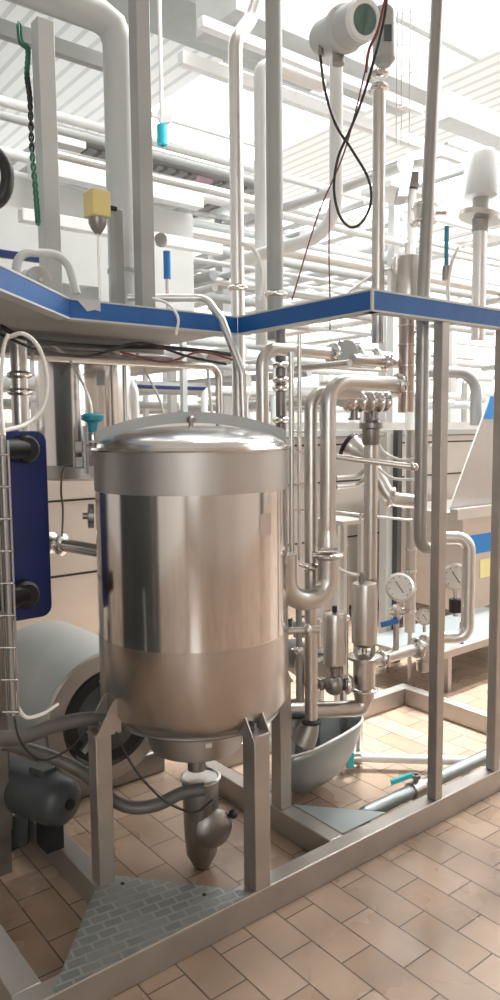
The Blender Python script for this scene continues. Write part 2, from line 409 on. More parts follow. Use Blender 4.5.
for x, y, w in legs:                                     # formed cup brackets over the legs
    outw = Vector((x-TC.x, y-TC.y, 0)).normalized(); t = Vector((-outw.y, outw.x, 0)); mb = MB()
    base = Vector((x, y, 0))
    for sgn in (-1, 1):
        o = base + t*(sgn*.03)
        mb.prism([o+outw*.03+EZ*.555, o-outw*.055+EZ*.555, o-outw*.055+EZ*.665, o-outw*.03+EZ*.65], t*(.004*sgn))
    mb.obox(base+EZ*.56, outw, t, EZ, .03, .03, .004)
    mb.build('foot_bracket', 'frame', tk)
    MB().lathe([(.012, .564), (.012, .574), (.006, .576), (.006, .59)], base-outw*.005, seg=6).build('bolt', 'darksteel', tk)
# small frosted plate, faint, on the shell
lp = YP(249, 523, 1.72); ang = math.atan2(lp.y-TC.y, lp.x-TC.x); nn = Vector((math.cos(ang), math.sin(ang), 0)); tt = Vector((-nn.y, nn.x, 0))
mb = MB(); mb.obox(TC+nn*(TR-.0005)+EZ*ZA(lp.x, lp.y, 523), tt, nn, EZ, .024, .0012, .032); mb.build('name_plate', 'satin', tk)
lp = YP(208, 779, 1.82); mb = MB(); ang = math.atan2(lp.y-TC.y, lp.x-TC.x); nn = Vector((math.cos(ang), math.sin(ang), 0)); tt = Vector((-nn.y, nn.x, 0))
mb.obox(TC+nn*.158+EZ*.485, tt, nn, EZ, .010, .001, .007); mb.build('sticker', 'dial', tk, label='tiny pale sticker')
# outlet under the tank
mb = MB(); mb.lathe([(.030, .34), (.030, .40), (.045, .41), (.045, .428)], TC, seg=24); mb.build('bottom_outlet', 'darksteel', tk)
# sampling nozzle on the right
dn = Vector((.86, -.51, 0)).normalized(); p0 = TC + dn*TR + EZ*.79
mb = MB(); mb.tube([p0-dn*.01, p0+dn*.07], .011, 14); ferrule(mb, p0+dn*.07, dn, .014, .010); mb.tube([p0+dn*.07, p0+dn*.11], .013, 14); mb.build('side_nozzle', 'pipe', tk)

# ================================================================== camera, light (tuned below)
cam = bpy.data.cameras.new('camera'); co = bpy.data.objects.new('camera', cam); COL.objects.link(co)
co.matrix_world = Matrix(((CR.x, CU.x, -CF.x, 0), (CR.y, CU.y, -CF.y, 0), (CR.z, CU.z, -CF.z, CH), (0, 0, 0, 1)))
cam.sensor_fit = 'VERTICAL'; cam.sensor_height = 36; cam.lens = 36*FPX/1000; cam.clip_start = .05
SC.camera = co
w = bpy.data.worlds.new('world'); SC.world = w; w.use_nodes = True
w.node_tree.nodes['Background'].inputs[0].default_value = (.95, .97, 1, 1); w.node_tree.nodes['Background'].inputs[1].default_value = .6
def area(name, loc, rot, sx, sy, e, col=(1, 1, 1)):
    l = bpy.data.lights.new(name, 'AREA'); l.shape = 'RECTANGLE'; l.size = sx; l.size_y = sy; l.energy = e; l.color = col
    o = bpy.data.objects.new(name, l); COL.objects.link(o); o.location = loc; o.rotation_euler = rot; return o
# ================================================================== PLATFORM
Z0, Z1 = 1.819, 1.887
CX, CY, RY = 1.774, 1.617, 2.31
c70 = YP(70, 324, RY); nearp = Vector((c70.x-.75, c70.y-.75, 0))
pf = thing('overhead_platform', 'raised platform edge with blue fascia wrapping around above the tank', 'platform', (CX, CY, Z0))
def fascia(a, b, inward):
    a = Vector((a[0], a[1], 0)); b = Vector((b[0], b[1], 0)); t = (b-a).normalized(); nrm = Vector(inward).normalized(); L = (b-a).length
    mid = (a+b)/2
    mb = MB(); mb.obox(mid+nrm*.005+EZ*((Z0+Z1)/2), t, nrm, EZ, L/2, .004, (Z1-Z0)/2-.004)
    f = mb.build('fascia', 'blue', pf)
    mb = MB()
    mb.obox(mid+nrm*.02+EZ*(Z1-.002), t, nrm, EZ, L/2, .021, .003)
    t1 = mb.build('edge_trim', 'paintlight', pf)
    mb = MB(); mb.obox(mid+nrm*.02+EZ*(Z0+.002), t, nrm, EZ, L/2, .021, .003)
    mb.build('edge_trim', 'paintlight', pf)
fascia((CX, CY), (4.6, CY), (0, 1, 0)); fascia((CX, RY), (CX, CY), (1, 0, 0)); fascia((c70.x, RY), (CX, RY), (0, 1, 0)); fascia((nearp.x, nearp.y), (c70.x, RY), (-1, 1, 0))
MB().box((CX-.004, CY-.003, Z0), (CX+.006, CY+.004, Z1)).build('corner_strip', 'paintlight', pf, label='pale strip on the outer corner')
MB().prism([(nearp.x+.02, nearp.y+.05, Z0+.012), (c70.x+.01, RY+.03, Z0+.012), (CX+.02, RY+.03, Z0+.012), (CX+.02, 3.5, Z0+.012), (-.3, 3.5, Z0+.012), (-.3, nearp.y+.05, Z0+.012)], (0, 0, .008)).build('deck', 'paintgrey', pf)
for yy in (2.85, 3.2):
    MB().box((-.2, yy, Z0-.03), (CX, yy+.04, Z0+.012)).build('joist', 'paintgrey', pf)
a, b = YP(78, 309, RY-.006), YP(101, 309, RY-.006)      # bare patch where the blue film has torn away
mb = MB(); mb.prism([(a.x, RY-.001, Z1-.004), (a.x+.035, RY-.001, Z1-.038), (b.x-.02, RY-.001, Z1-.030), (b.x, RY-.001, Z1-.034), (b.x, RY-.001, Z1-.004)], (0, -.0015, 0))
mb.build('bare_patch', 'paintlight', pf, label='grey patch where the blue film is torn away')

# ================================================================== generic pipe thing
def pipe(name, label, path, r, m='pipe', cat='pipe', clamps=(), group=None, seg=20, cm='chrome', rad=None, extra=None):
    path = [Vector(p) for p in path]
    rt = thing(name, label, cat, min(path, key=lambda p: p.z), group)
    fp = fillet(path, rad if rad else r*2.6)
    MB().tube(fp, r, seg).build('tube', m, rt)
    for p, ax in clamps: clamp(p, ax, r, rt, cm)
    return rt
def at(p, py): return Vector((p.x, p.y, ZA(p.x, p.y, py)))          # same upright, other height
def runx(p, px):                                                      # go along X until column px
    lo, hi = -30, 30
    q = ray(px, 500); # solve (p+EX*s) in column px
    n = (CR - CF*((px-250)/FPX)); s = -((p-C0).dot(n))/n.x
    return p+EX*s
def runy(p, px):
    n = (CR - CF*((px-250)/FPX)); s = -((p-C0).dot(n))/n.y
    return p+EY*s

# --- pipes right of the tank
p4 = D(328, 460, 2.45); top4 = at(p4, 381); end4 = runx(top4, 400)
r4 = pipe('elbow_pipe', 'thick steel pipe rising right of the tank and bending over to the valve column', [at(p4, 545), top4, end4], .0265, 'pipe', clamps=[(runx(top4, 397), EX)], rad=.085)
MB().lathe([(.0265, 0), (.0275, -.01), (.036, -.05), (.036, -.055)], at(p4, 530), seg=24).build('reducer', 'pipe', r4)
pa = at(p4, 556); pb = at(p4, 597); s = (D(286, 597, 2.42)-pb); s.z = 0; pc = pb+s
ub = pipe('return_bend', 'wide U-shaped steel bend hooking from the thick pipe back to the tank side', [pa, pb, pc, pc+EZ*.16], .035, 'pipe', clamps=[(pa+EZ*.002, EZ)], rad=.075)
p3 = D(311, 560, 2.53); t3 = at(p3, 392); e3 = t3+EX*.22
s3 = pipe('drain_pipe', 'slimmer steel pipe standing beside the thick pipe and reaching down into the scoop', [at(p3, 722), t3, e3], .0225, 'pipe', clamps=[(at(p3, 566), EZ)], rad=.06)
b3 = at(p3, 722)
MB().lathe([(.026, -.006), (.034, -.002), (.034, .006), (.026, .012)], b3, seg=20).build('coupling', 'black', s3, label='black ring coupling')
MB().tube([b3, b3-EZ*.03-CR*.01, b3-EZ*.075-CR*.03], [.028, .038, .045], 20).build('spout', 'darksteel', s3)
p = D(262.5, 400, 2.74); t = at(p, 348); e = runx(t, 330)
pipe('elbow_pipe', 'steel pipe bending down behind the tank rim under the blue platform edge', [at(p, 455), t, e], .024, 'pipe', clamps=[(at(p, 430), EZ)], rad=.07)
# round inline valve on that line
vc = runx(t, 344); va = thing('inline_valve', 'round-bodied steel valve on the pipe just under the blue edge', 'valve', vc-EZ*.06)
MB().ball(vc, .054, 20).build('valve_body', 'pipe', va)
MB().lathe([(.045, -.012), (.05, -.008), (.05, .008), (.045, .012)], vc-CF*.05, -CF, 24).build('round_cover', 'paintlight', va)
for dx in (-.065, .068):
    q = vc+EX*dx; mb = MB(); ferrule(mb, q, EX, .03, .014); mb.build('flange', 'chrome', va)
for dz in (-.045, 0, .045):
    MB().tube([vc+EX*-.06+EZ*dz-EY*.035, vc+EX*.06+EZ*dz-EY*.035], .005, 8).build('tie_bolt', 'chrome', va)
MB().tube([vc+EX*.07, runx(t, 374)], .022, 16).build('tube', 'chrome', va)
q = runx(t, 374); mb = MB(); ferrule(mb, q, EX, .026, .014); mb.build('flange', 'chrome', va); MB().tube([q, runx(t, 398)], .026, 16).build('tube', 'pipelight', va)
# second horizontal pipe, receding to the left
p = D(350, 363, 2.62); pipe('slim_pipe', 'slim steel pipe slanting away below the round valve', [p, runy(p, 289)], .0125, 'pipelight')
p = D(385, 362, 2.86); p2 = runx(p, 400); pipe('stub_pipe', 'short steel stub entering the valve column above the thick pipe', [runx(p, 352), p2], .021, 'pipe', clamps=[(p, EX)])
# thin verticals beside the tank
for px, w, rr, y0, y1, lab in [(291.5, 2.50, .0095, 352, 590, 'thin bright upright tube closest to the tank rim'), (299.5, 2.56, .0075, 335, 560, 'thinnest bright upright tube, just left of the slimmer steel pipe')]:
    p = D(px, 450, w); rt = pipe('upright_tube', lab, [at(p, y1), at(p, y0)], rr, 'pipelight', seg=12)
    for yy in (432, 452, 484, 510): 
        q = at(p, yy); MB().tube([q-CR*.004, q+CR*.045], .0035, 8).build('clip', 'chrome', rt)
# dark stack between the elbow and the thin tubes
p = D(281, 400, 2.9); st = thing('sight_tube', 'dark upright fitting stack behind the thin tubes under the blue edge', 'fitting', at(p, 445))
MB().tube([at(p, 445), at(p, 322)], .021, 16).build('tube', 'darksteel', st)
for yy in (365, 380, 388, 420): mb = MB(); ferrule(mb, at(p, yy), EZ, .024, .012); mb.build('flange', 'chrome', st)
# valve column
p = D(406.5, 370, 2.85)
vcx = thing('valve_column', 'upright bronze-tinted steel valve column passing behind the blue edge', 'valve', at(p, 412))
MB().tube([at(p, 412), at(p, 300)], .031, 24).build('column_body', 'bronze', vcx)
for yy in (326, 345, 366, 392): MB().lathe([(.031, -.004), (.034, -.003), (.034, .003), (.031, .004)], at(p, yy), seg=24).build('ring', 'pipe', vcx)
MB().lathe([(.03, 0), (.064, .002), (.064, .15), (.058, .158), (.02, .16)], at(p, 300), seg=32).build('actuator_drum', 'pipe', vcx, label='wide steel drum above the blue edge')
q = at(p, 262); MB().tube([q, q+EZ*.07], .012, 12).build('spindle', 'pipelight', vcx)
for yy in (332, 354, 375, 395):
    q = at(p, yy); MB().tube([q, q+CR*.055], .0055, 10).tube([q+CR*.052, q+CR*.062], .009, 10).build('port', 'chrome', vcx)
# fittings under the thick pipe's top run
p = D(368, 402, 2.8)
cl = thing('manifold_valve', 'cluster of clamped valve bodies under the thick pipe bend', 'valve', p-EZ*.05)
MB().tube([p-EX*.14, p+EX*.10], .022, 16).build('valve_body', 'pipe', cl)
for dx in (-.10, -.05, 0, .055, .09): mb = MB(); ferrule(mb, p+EX*dx, EX, .026, .013); mb.build('flange', 'chrome' if dx else 'pipe', cl)
for dx in (-.075, .03): MB().tube([p+EX*dx, p+EX*dx-EZ*.06], .014, 12).tube([p+EX*dx-EZ*.06, p+EX*dx-EZ*.068], .024, 12).build('port', 'darksteel', cl)
# P5 upright with actuator
p5 = D(370.5, 520, 2.88)
r5 = pipe('upright_pipe', 'plain steel upright between the thick pipe and the pressure gauge', [at(p5, 578), at(p5, 418)], .0265, 'pipe')
mb = MB(); mb.lathe([(.03, 0), (.034, .01), (.034, .06), (.045, .065), (.045, .085), (.03, .09), (.028, .13)], at(p5, 445), seg=24); mb.build('valve_head', 'darksteel', r5)
for k in (-1, 1): MB().tube([at(p5, 436)-CR*.05*k, at(p5, 436)+CR*.0*k], .008, 8).build('lever', 'chrome', r5)
ac = D(364.5, 615, 2.80)
aa = thing('pneumatic_valve', 'tall cylinder-topped seat valve at the foot of the plain upright', 'valve', at(ac, 690))
h0 = ac.z
za = lambda yy: ZA(ac.x, ac.y, yy)-h0
MB().lathe([(.03, za(646)), (.048, za(642)), (.049, za(587)), (.045, za(583)), (.015, za(582))], ac, seg=32).build('actuator', 'pipe', aa)
q = at(ac, 582)-CR*.012; MB().tube([q, q+EZ*.03], .011, 12).tube([q+EZ*.03, q+EZ*.036], .006, 12).build('air_port', 'darksteel', aa)
for k in (-1, 1): MB().obox(at(ac, 648)+CR*.033*k, CR, CF, EZ, .007, .012, .03).build('yoke', 'darksteel', aa)
MB().tube([at(ac, 660), at(ac, 640)], .01, 12).build('spindle', 'chrome', aa)
MB().lathe([(.04, za(660)), (.063, za(658.5)), (.063, za(655.5)), (.04, za(653))], ac, seg=32).build('flange', 'pipe', aa)
MB().lathe([(.036, za(700)), (.042, za(690)), (.042, za(659))], ac, seg=28).build('valve_body', 'pipe', aa)
clamp(at(ac, 689), EZ, .036, aa)
e1 = at(ac, 708); e2 = D(275, 700, 2.72); e2.z = e1.z+.03
pipe('bottom_pipe', 'steel elbow pipe sweeping left from under the tall valve above the scoop', [at(ac, 690), e1, e2], .031, 'pipe', rad=.07)
# tee to the right, cross valve, gauges
q0 = at(ac, 664); q1 = runx(q0, 424)
cr = pipe('branch_pipe', 'level steel pipe leading right from the tall valve to the gauge tee', [q0, q1], .0235, 'pipe', clamps=[(runx(q0, 381), EX)])
cv = thing('gauge_tee', 'knobbly steel cross fitting under the small gauge', 'fitting', q1-EZ*.1)
mb = MB(); mb.tube([q1-EX*.04, q1+EX*.04], .033, 16); mb.build('tee_body', 'pipe', cv)
MB().lathe([(.018, -.105), (.03, -.10), (.03, -.06), (.036, -.055), (.036, -.02), (.028, 0), (.026, .03), (.012, .05)], q1, seg=20).build('drain_cock', 'pipe', cv)
mb = MB(); ferrule(mb, q1-EX*.05, EX, .03, .014); mb.build('flange', 'chrome', cv)
g2 = thing('pressure_gauge', 'smaller round pressure gauge on the knobbly cross fitting', 'gauge', q1+EZ*.05)
c2 = at(q1, 617); gauge(c2, .032, -CF+CR*.1, g2, stem=.03)
s1 = runx(q0, 396); c1 = at(s1, 587)
g1 = thing('pressure_gauge', 'large round pressure gauge with blue lever valve beneath it', 'gauge', s1+EZ*.02)
gauge(c1+CR*.012, .054, -CF*.9-CR*.25, g1, stem=.03)
MB().tube([s1, at(s1, 620)], .012, 14).build('stem', 'pipe', g1)
vb = at(s1, 612); MB().tube([vb-CR*.03, vb+CR*.03], .017, 14).lathe([(.014, -.03), (.02, -.02), (.02, .02), (.014, .03)], vb, seg=8).build('ball_valve', 'chrome', g1)
hb = at(s1, 622); MB().obox(hb-CR*.03-CF*.02, (CR*1-EZ*-.25).normalized(), CF, (EZ-CR*.25).normalized(), .036, .004, .011).build('lever', 'handleblue', g1, bevel=.003, label='blue lever handle')
c3 = D(456, 577, 3.35); g3 = thing('pressure_gauge', 'round pressure gauge half hidden behind the square post', 'gauge', c3-EZ*.2)
gauge(c3, .06, -CF-CR*.3, g3, stem=.12)
MB().tube([c3-EZ*.10+CR*.0, c3-EZ*.10-EZ*.06], .03, 12).build('ball_valve', 'black', g3)
MB().obox(c3-EZ*.26+CR*.03, EZ, CF, CR, .05, .004, .009).build('lever', 'handleblue', g3, label='blue lever hanging down')
# small actuator valve
sv = D(334.5, 640, 2.75); h0 = sv.z; zb = lambda yy: ZA(sv.x, sv.y, yy)-h0
va2 = thing('pneumatic_valve', 'short cylinder-topped seat valve between the slim pipe and the tall valve', 'valve', at(sv, 700))
MB().lathe([(.03, zb(666)), (.042, zb(663)), (.043, zb(617)), (.038, zb(613)), (.01, zb(612))], sv, seg=28).build('actuator', 'pipe', va2)
MB().lathe([(.02, zb(690)), (.022, zb(664))], sv, seg=16).build('spindle', 'darksteel', va2)
b2 = at(sv, 684); MB().ball(b2, .042, 16).build('valve_body', 'darksteel', va2)
MB().tube([b2-CR*.09, b2+CR*.07+CF*.04], .022, 14).build('side_port', 'darksteel', va2)
mb = MB(); ferrule(mb, b2-CR*.07, CR, .026, .012); mb.build('flange', 'pipe', va2)
mb = MB(); ferrule(mb, b2+CR*.05, CR, .026, .012); mb.build('flange', 'chrome', va2)
q = at(sv, 606); MB().tube([at(sv, 612), q], .009, 10).build('air_port', 'black', va2)
# P6
p6 = D(421.5, 420, 2.72); b6 = at(p6, 545)
t6 = at(p6, 300); u6 = D(438, -10, 2.72)
r6 = pipe('riser_pipe', 'long steel riser left of the square post running from top edge to mid height', [b6+EX*.11-EZ*.02, b6-EZ*.02, t6, u6], .0235, 'risergrey', rad=.07)
for k, (pxx, yy) in enumerate([(425.5, 206), (424.5, 222)]): clamp(D(pxx, yy, 2.72), EZ, .03, r6)
MB().lathe([(.032, -.04), (.04, -.035), (.04, .035), (.032, .04)], D(425, 213, 2.72), seg=20).build('valve_body', 'pipelight', r6)
MB().tube([D(425, 213, 2.72)+CR*.03, D(446, 213, 2.72)], .009, 10).build('port', 'chrome', r6)
# rod with ball end
p = D(336, 457, 2.70); q = D(414, 467, 2.66)
rd = pipe('brace_rod', 'thin polished rod bridging the thick pipe and the riser', [p, q], .011, 'pipe', seg=12)
MB().ball(q, .017, 14).build('ball_end', 'chrome', rd)
p = D(336, 512, 2.9); q = D(418, 521, 2.85)
pipe('tie_rod', 'thinner bright rod below the polished rod', [p, q], .005, 'pipelight', seg=10, clamps=[(D(360, 516, 2.88), CR), (D(414, 520, 2.86), CR)])
# loop right of the post
l0 = D(444, 538, 3.0); l1 = D(469, 541, 3.0); l2 = D(469, 640, 3.0); l3 = D(444, 652, 3.0)
pipe('loop_pipe', 'U-shaped steel pipe loop poking out right of the square post', [l0, Vector((l1.x, l1.y, l0.z)), Vector((l1.x, l1.y, l2.z)), Vector((l0.x, l0.y, l2.z))], .0265, 'pipelight', rad=.07)
# cone with black lip, and bent pipe
a = D(349, 445, 3.1); ax = (D(372, 460, 3.06)-a).normalized()
cn = thing('funnel_fitting', 'tilted cone fitting with a black rubber lip feeding a bent pipe', 'fitting', a-EZ*.1)
MB().lathe([(.052, 0), (.052, .02), (.045, .03), (.03, .10), (.028, .12)], a, ax, 24).build('cone', 'pipelight', cn)
MB().lathe([(.045, -.012), (.057, -.01), (.057, .006), (.045, .008)], a, ax, 24).build('lip', 'black', cn, label='black rubber lip')
MB().tube(fillet([a+ax*.1, D(372, 466, 3.1), D(390, 499, 3.1), D(418, 502, 3.1)], .07), .03, 18).build('tube', 'pipelight', cn)
clamp(D(391, 497, 3.1), (CR+EZ*-.3), .03, cn)

# ================================================================== SCOOP, FLOOR PIPES
hb = G(316, 792, 0); hz = lambda yy: ZA(hb.x, hb.y, yy)
wS = depth(hb+EZ*.2)
sc = thing('drain_scoop', 'deep galvanised scoop-shaped basin standing on the floor right of the tank', 'basin', hb)
rim = [D(px, py, w) for px, py, w in [(270, 738, wS-.02), (274, 712, wS+.16), (292, 700, wS+.22), (325, 704, wS+.20), (352, 711, wS+.16), (362, 717, wS+.08), (357, 726, wS+.0), (330, 742, wS-.12), (300, 755, wS-.2), (278, 756, wS-.16)]]
rim = spline(rim+[rim[0]], 5)[:-1]
n = len(rim); cB = D(306, 775, wS+.02); vs = []; fs = []
prof = [(1, 0), (.98, .12), (.93, .3), (.84, .5), (.70, .70), (.5, .86), (.25, .96), (.04, 1.0)]
botz = .012
for sc_, dp in prof:
    for q in rim:
        b = Vector((cB.x, cB.y, botz)); v = Vector((b.x+(q.x-b.x)*sc_, b.y+(q.y-b.y)*sc_, q.z+(botz-q.z)*dp)); vs.append(v)
nn_ = len(prof)
for i in range(nn_-1):
    for k in range(n): k2 = (k+1) % n; fs.append((i*n+k, i*n+k2, (i+1)*n+k2, (i+1)*n+k))
fs.append(tuple((nn_-1)*n+k for k in range(n)))
o = MB().add(vs, fs).build('bowl', 'galv', sc); sm = o.modifiers.new('thick', 'SOLIDIFY'); sm.thickness = .004
MB().tube(rim, .006, 8, closed=True).build('rolled_rim', 'pipelight', sc)
a = G(349, 757, .05); b = G(492, 764, .04); b.z = a.z
wp = pipe('floor_tube', 'white plastic tube lying across the floor behind the front beam', [a, b], .019, 'white', seg=18)
MB().tube([a-(b-a).normalized()*.04, a+(b-a).normalized()*.05], .03, 20).build('hose_end', 'pipe', wp)
mb = MB(); mb.obox(a+EZ*.006-CR*.0-CF*.03, CR, CF, EZ, .016, .02, .04); mb.build('clamp', 'turquoise', wp, bevel=.006, label='turquoise hose clamp')
yy = 1.76; a = YP(363, 832, yy); b1 = YP(372, 810, yy); b2 = YP(484, 757, yy)
z_ = b2.z; b1 = Vector((YP(370, 806, yy).x, yy, z_+.0)); b2 = Vector((2.95, yy, z_))
gp = pipe('drain_line', 'grey pipe running just behind the front beam with a turquoise lever valve', [Vector((a.x, yy, .03)), Vector((a.x, yy, z_)), b2], .026, 'galv', rad=.09)
q = runx(b1, 416); MB().lathe([(.034, -.03), (.034, .03)], q, EX, 18).build('valve_body', 'pipe', gp)
MB().tube([q, q+EZ*.06], .010, 10).tube([q+EZ*.045, q+EZ*.06], .018, 8).build('spindle', 'darksteel', gp)
hd = q+EZ*.055; MB().obox(hd-CR*.06-CF*.02-EZ*.004, (CR+CF*.25+EZ*.28).normalized(), CF, (EZ-CR*.28).normalized(), .046, .010, .009).build('lever', 'turquoise', gp, bevel=.003, label='turquoise lever')
MB().prism([(1.714, 1.68, BH), (1.93, 1.68, BH), (1.714, 1.93, BH)], (0, 0, .004)).build('corner_plate', 'galv', fr, label='bright bare triangular plate')

# ================================================================== UNDER THE TANK
zt, zb_ = ZA(TC.x, TC.y, 778), ZA(TC.x, TC.y, 832)
cu = TC+CR*.012
ps = thing('strainer_pump', 'grey cup strainer with round pump casing on the floor below the tank', 'pump', cu)
MB().lathe([(.026, .004), (.034, .02), (.050, .05), (.056, zb_), (.062, zt), (.066, zt+.004), (.058, zt+.004), (.055, zt-.01), (.034, zb_+.02)], cu, seg=32).build('cup', 'darksteel', ps)
MB().lathe([(.060, zt), (.068, zt+.002), (.068, zt+.008), (.060, zt+.010), (.056, zt+.004)], cu, seg=32).build('cup_rim', 'pipelight', ps, label='bright rim ring')
pcn = cu+CR*.032-CF*.01+EZ*ZA(cu.x, cu.y, 824)
MB().lathe([(.02, -.05), (.05, -.045), (.062, -.03), (.064, .03), (.05, .045), (.02, .05)], pcn, (CR*.5-CF).normalized(), 28).build('casing', 'darksteel', ps)
MB().ball(pcn+CR*.075+EZ*.04, .016, 12).build('drain_knob', 'black', ps)
hp = [(2, 743, 2.25), (20, 747, 2.28), (52, 757, 2.32), (84, 773, 2.34), (106, 795, 2.36), (130, 807, 2.37), (156, 805, 2.38), (182, 793, 2.38), (205, 789, 2.38)]
hs = spline([D(*p) for p in hp], 6)
o = MB().tube(hs, .021, 16).build('hose', 'hose'); tag(o, 'dark suction hose curving from the left leg into the cup strainer', 'hose')
o = MB().tube(spline([D(*p) for p in [(116, 732, 2.1), (128, 758, 2.1), (145, 782, 2.1), (168, 803, 2.12), (195, 812, 2.15), (212, 800, 2.2)]], 6), .0035, 8).build('cable', 'black'); tag(o, 'thin black cable drooping below the tank to the strainer', 'cable')
# channel / drain tray behind
a = G(150, 830, 0)
o = MB().box((1.05, 2.62, .0), (1.60, 2.82, .10)).build('plinth', 'darksteel', bevel=.01); tag(o, 'low dark steel plinth on the floor behind the tank legs', 'plinth')

# ================================================================== LEFT: PUMP, MOTOR, BLUE PLATE
bp = YP(108, 716, 2.62); rr = 66/FPX*depth(bp)
pm = thing('horizontal_drum', 'big pale grey horizontal drum with dark ringed end left of the tank', 'drum', (bp.x, bp.y+.3, bp.z-rr))
MB().lathe([(rr*.6, .78), (rr*.85, .74), (rr*1.0, .62), (rr*1.02, .30), (rr*1.0, .012), (rr*.96, .0)], bp, EY, 56).build('drum_shell', 'enamel', pm)
MB().lathe([(rr*.74, -.01), (rr*.76, -.02), (rr*.985, -.016), (rr*.99, .014), (rr*.74, .014)], bp, EY, 56).build('end_ring', 'frame', pm, label='brown-grey end ring')
MB().lathe([(rr*.70, -.012), (rr*.745, -.022), (rr*.76, -.018), (rr*.75, .012)], bp, EY, 56).build('seal', 'black', pm)
MB().lathe([(rr*.10, -.05), (rr*.2, -.045), (rr*.3, -.02), (rr*.70, -.006), (rr*.70, .01)], bp, EY, 56).build('end_cover', 'motor', pm)
for k in range(3):
    an = R(100+k*120); dd = EX*math.cos(an)+EZ*math.sin(an); MB().obox(bp+dd*rr*.42-EY*.02, dd, EY, dd.cross(EY), rr*.2, .012, .012).build('rib', 'galv', pm)
for xo in (-.6, .6): MB().box((bp.x+rr*xo-.02, bp.y+.1, .12), (bp.x+rr*xo+.02, bp.y+.5, bp.z-rr*.72)).build('saddle', 'motor', pm)
o = MB().box((.15, 2.44, 0), (.925, 3.3, .13)).build('plinth', 'motor', bevel=.008); tag(o, 'dark machine plinth on the floor at the left edge', 'plinth')
mc = D(50, 797, 2.42)
mo = thing('pump_motor', 'dark round-ended pump motor low at the left beside the frame leg', 'motor', (mc.x, mc.y, BH))
max_ = (EY*.9-EX*.3).normalized()
MB().lathe([(.02, -.09), (.055, -.085), (.075, -.065), (.083, -.02), (.085, .05), (.085, .22), (.07, .24)], mc, max_, 36).build('motor_housing', 'motor', mo)
MB().lathe([(.018, -.097), (.018, -.08)], mc, max_, 14).build('end_cap', 'black', mo)
MB().obox(mc+EZ*.085+max_*.03, max_, max_.cross(EZ), EZ, .035, .03, .014).build('terminal_box', 'motor', mo, bevel=.004)
MB().box((mc.x-.03, mc.y-.03, BH), (mc.x+.03, mc.y+.05, mc.z-.06)).build('motor_foot', 'black', mo)
lp = [D(*q) for q in [(-6, 738, 2.05), (22, 737, 2.1), (48, 728, 2.14), (78, 720, 2.2), (112, 718, 2.28)]]
o = MB().tube(spline(lp, 6), .021, 16).build('hose', 'hose'); tag(o, 'thick dark pipe reaching from the left edge to the tank foot', 'pipe')
o = MB().tube(spline([D(*q) for q in [(14, 640, 1.9), (14, 690, 1.9), (24, 716, 1.92), (42, 714, 1.95), (58, 704, 2.0)]], 6), .005, 8).build('air_hose', 'tube'); tag(o, 'limp pale hose end hanging in front of the grey drum', 'hose')
o = MB().tube(spline([D(*q) for q in [(12, 700, 1.9), (20, 740, 1.9), (42, 760, 1.95), (70, 748, 2.0), (88, 728, 2.05)]], 6), .003, 8).build('cable', 'black'); tag(o, 'thin black cable looping past the dark pump motor', 'cable')
# blue end plate
x0 = YP(8, 500, 2.28).x; x1 = YP(48.5, 500, 2.28).x; pt = YP(30, 431, 2.28); pbm = YP(30, 619, 2.28)
zt_, zb2 = pt.z, pbm.z; cr_ = .035; poly = []
for cx_, cz_, a0 in [(x1-cr_, zt_-cr_, 90), (x1-cr_, zb2+cr_, 0), (x0+.01, zb2+.01, -90), (x0+.01, zt_-.01, 180)]:
    rr_ = cr_ if a0 in (90, 0) else .01
    for k in range(7):
        an = R(a0-90*k/6); poly.append((cx_+rr_*math.cos(an), 2.28, cz_+rr_*math.sin(an)))
bpn = thing('plate_exchanger', 'tall navy blue rounded end plate hanging at the left edge', 'heat exchanger', (x0, 2.28, zb2))
MB().prism(poly, (0, .035, 0)).build('end_plate', 'navy', bpn, bevel=.003)
MB().box((x0-.05, 2.30, zb2+.03), (x0+.02, 2.50, zt_-.03)).build('plate_pack', 'darksteel', bpn)
for yy in (449, 594):
    q = YP(24, yy, 2.27); MB().lathe([(.036, 0), (.044, .01), (.044, .06)], q-EY*.03, EY, 24).tube([q-EY*.0, q-EY*.03-EX*.10], .036, 18).build('port_cap', 'black', bpn)
o = MB().box((x0-.06, 2.32, .0), (x0-.02, 2.36, 1.8)).build('support_post', 'darksteel'); tag(o, 'dark narrow post just left of the navy plate', 'post')
# rods at the left edge
lr = thing('wire_conduit_rack', 'upright bundle of steel rods and clips down the left edge', 'conduit', D(6, 700, 1.75))
for px, r_, ya, yb, m_ in [(7, .008, 436, 715, 'risergrey'), (1, .004, 436, 715, 'darksteel'), (12.5, .003, 440, 715, 'risergrey')]:
    p = D(px, 560, 1.75); MB().tube([at(p, ya), at(p, yb)], r_, 12).build('rod', m_, lr)
for yy in range(455, 715, 32):
    p = D(6, 560, 1.75); q = at(p, yy); MB().tube([q-CR*.02-CF*.008, q+CR*.02-CF*.008], .0022, 8).build('clip', 'chrome', lr)
p = D(-1, 760, 2.45); o = MB().tube([Vector((p.x, p.y, .131)), at(p, 640)], .035, 16).build('stand_foot', 'motor'); tag(o, 'dark round stand leg at the far left below the rods', 'post')
# chrome pipe between plate and tank
fp = thing('clamped_pipe', 'bright clamped pipe between the navy plate and the tank', 'pipe', D(80, 555, 2.9))
a, b = D(40, 541, 3.0), D(104, 552, 2.85)
MB().tube([a, b], .026, 18).build('tube', 'chrome', fp)
for t_ in (.18, .36): clamp(a.lerp(b, t_), (b-a), .03, fp)
q = D(91, 516, 2.7); o = MB().lathe([(.02, -.012), (.045, -.01), (.045, .01), (.02, .012)], q, (CR*.8+CF*.2).normalized(), 24).lathe([(.012, -.03), (.012, .0)], q, (CR*.8+CF*.2).normalized(), 12).build('round_fitting', 'darksteel')
tag(o, 'small round steel disc at the left side of the tank shell', 'fitting')
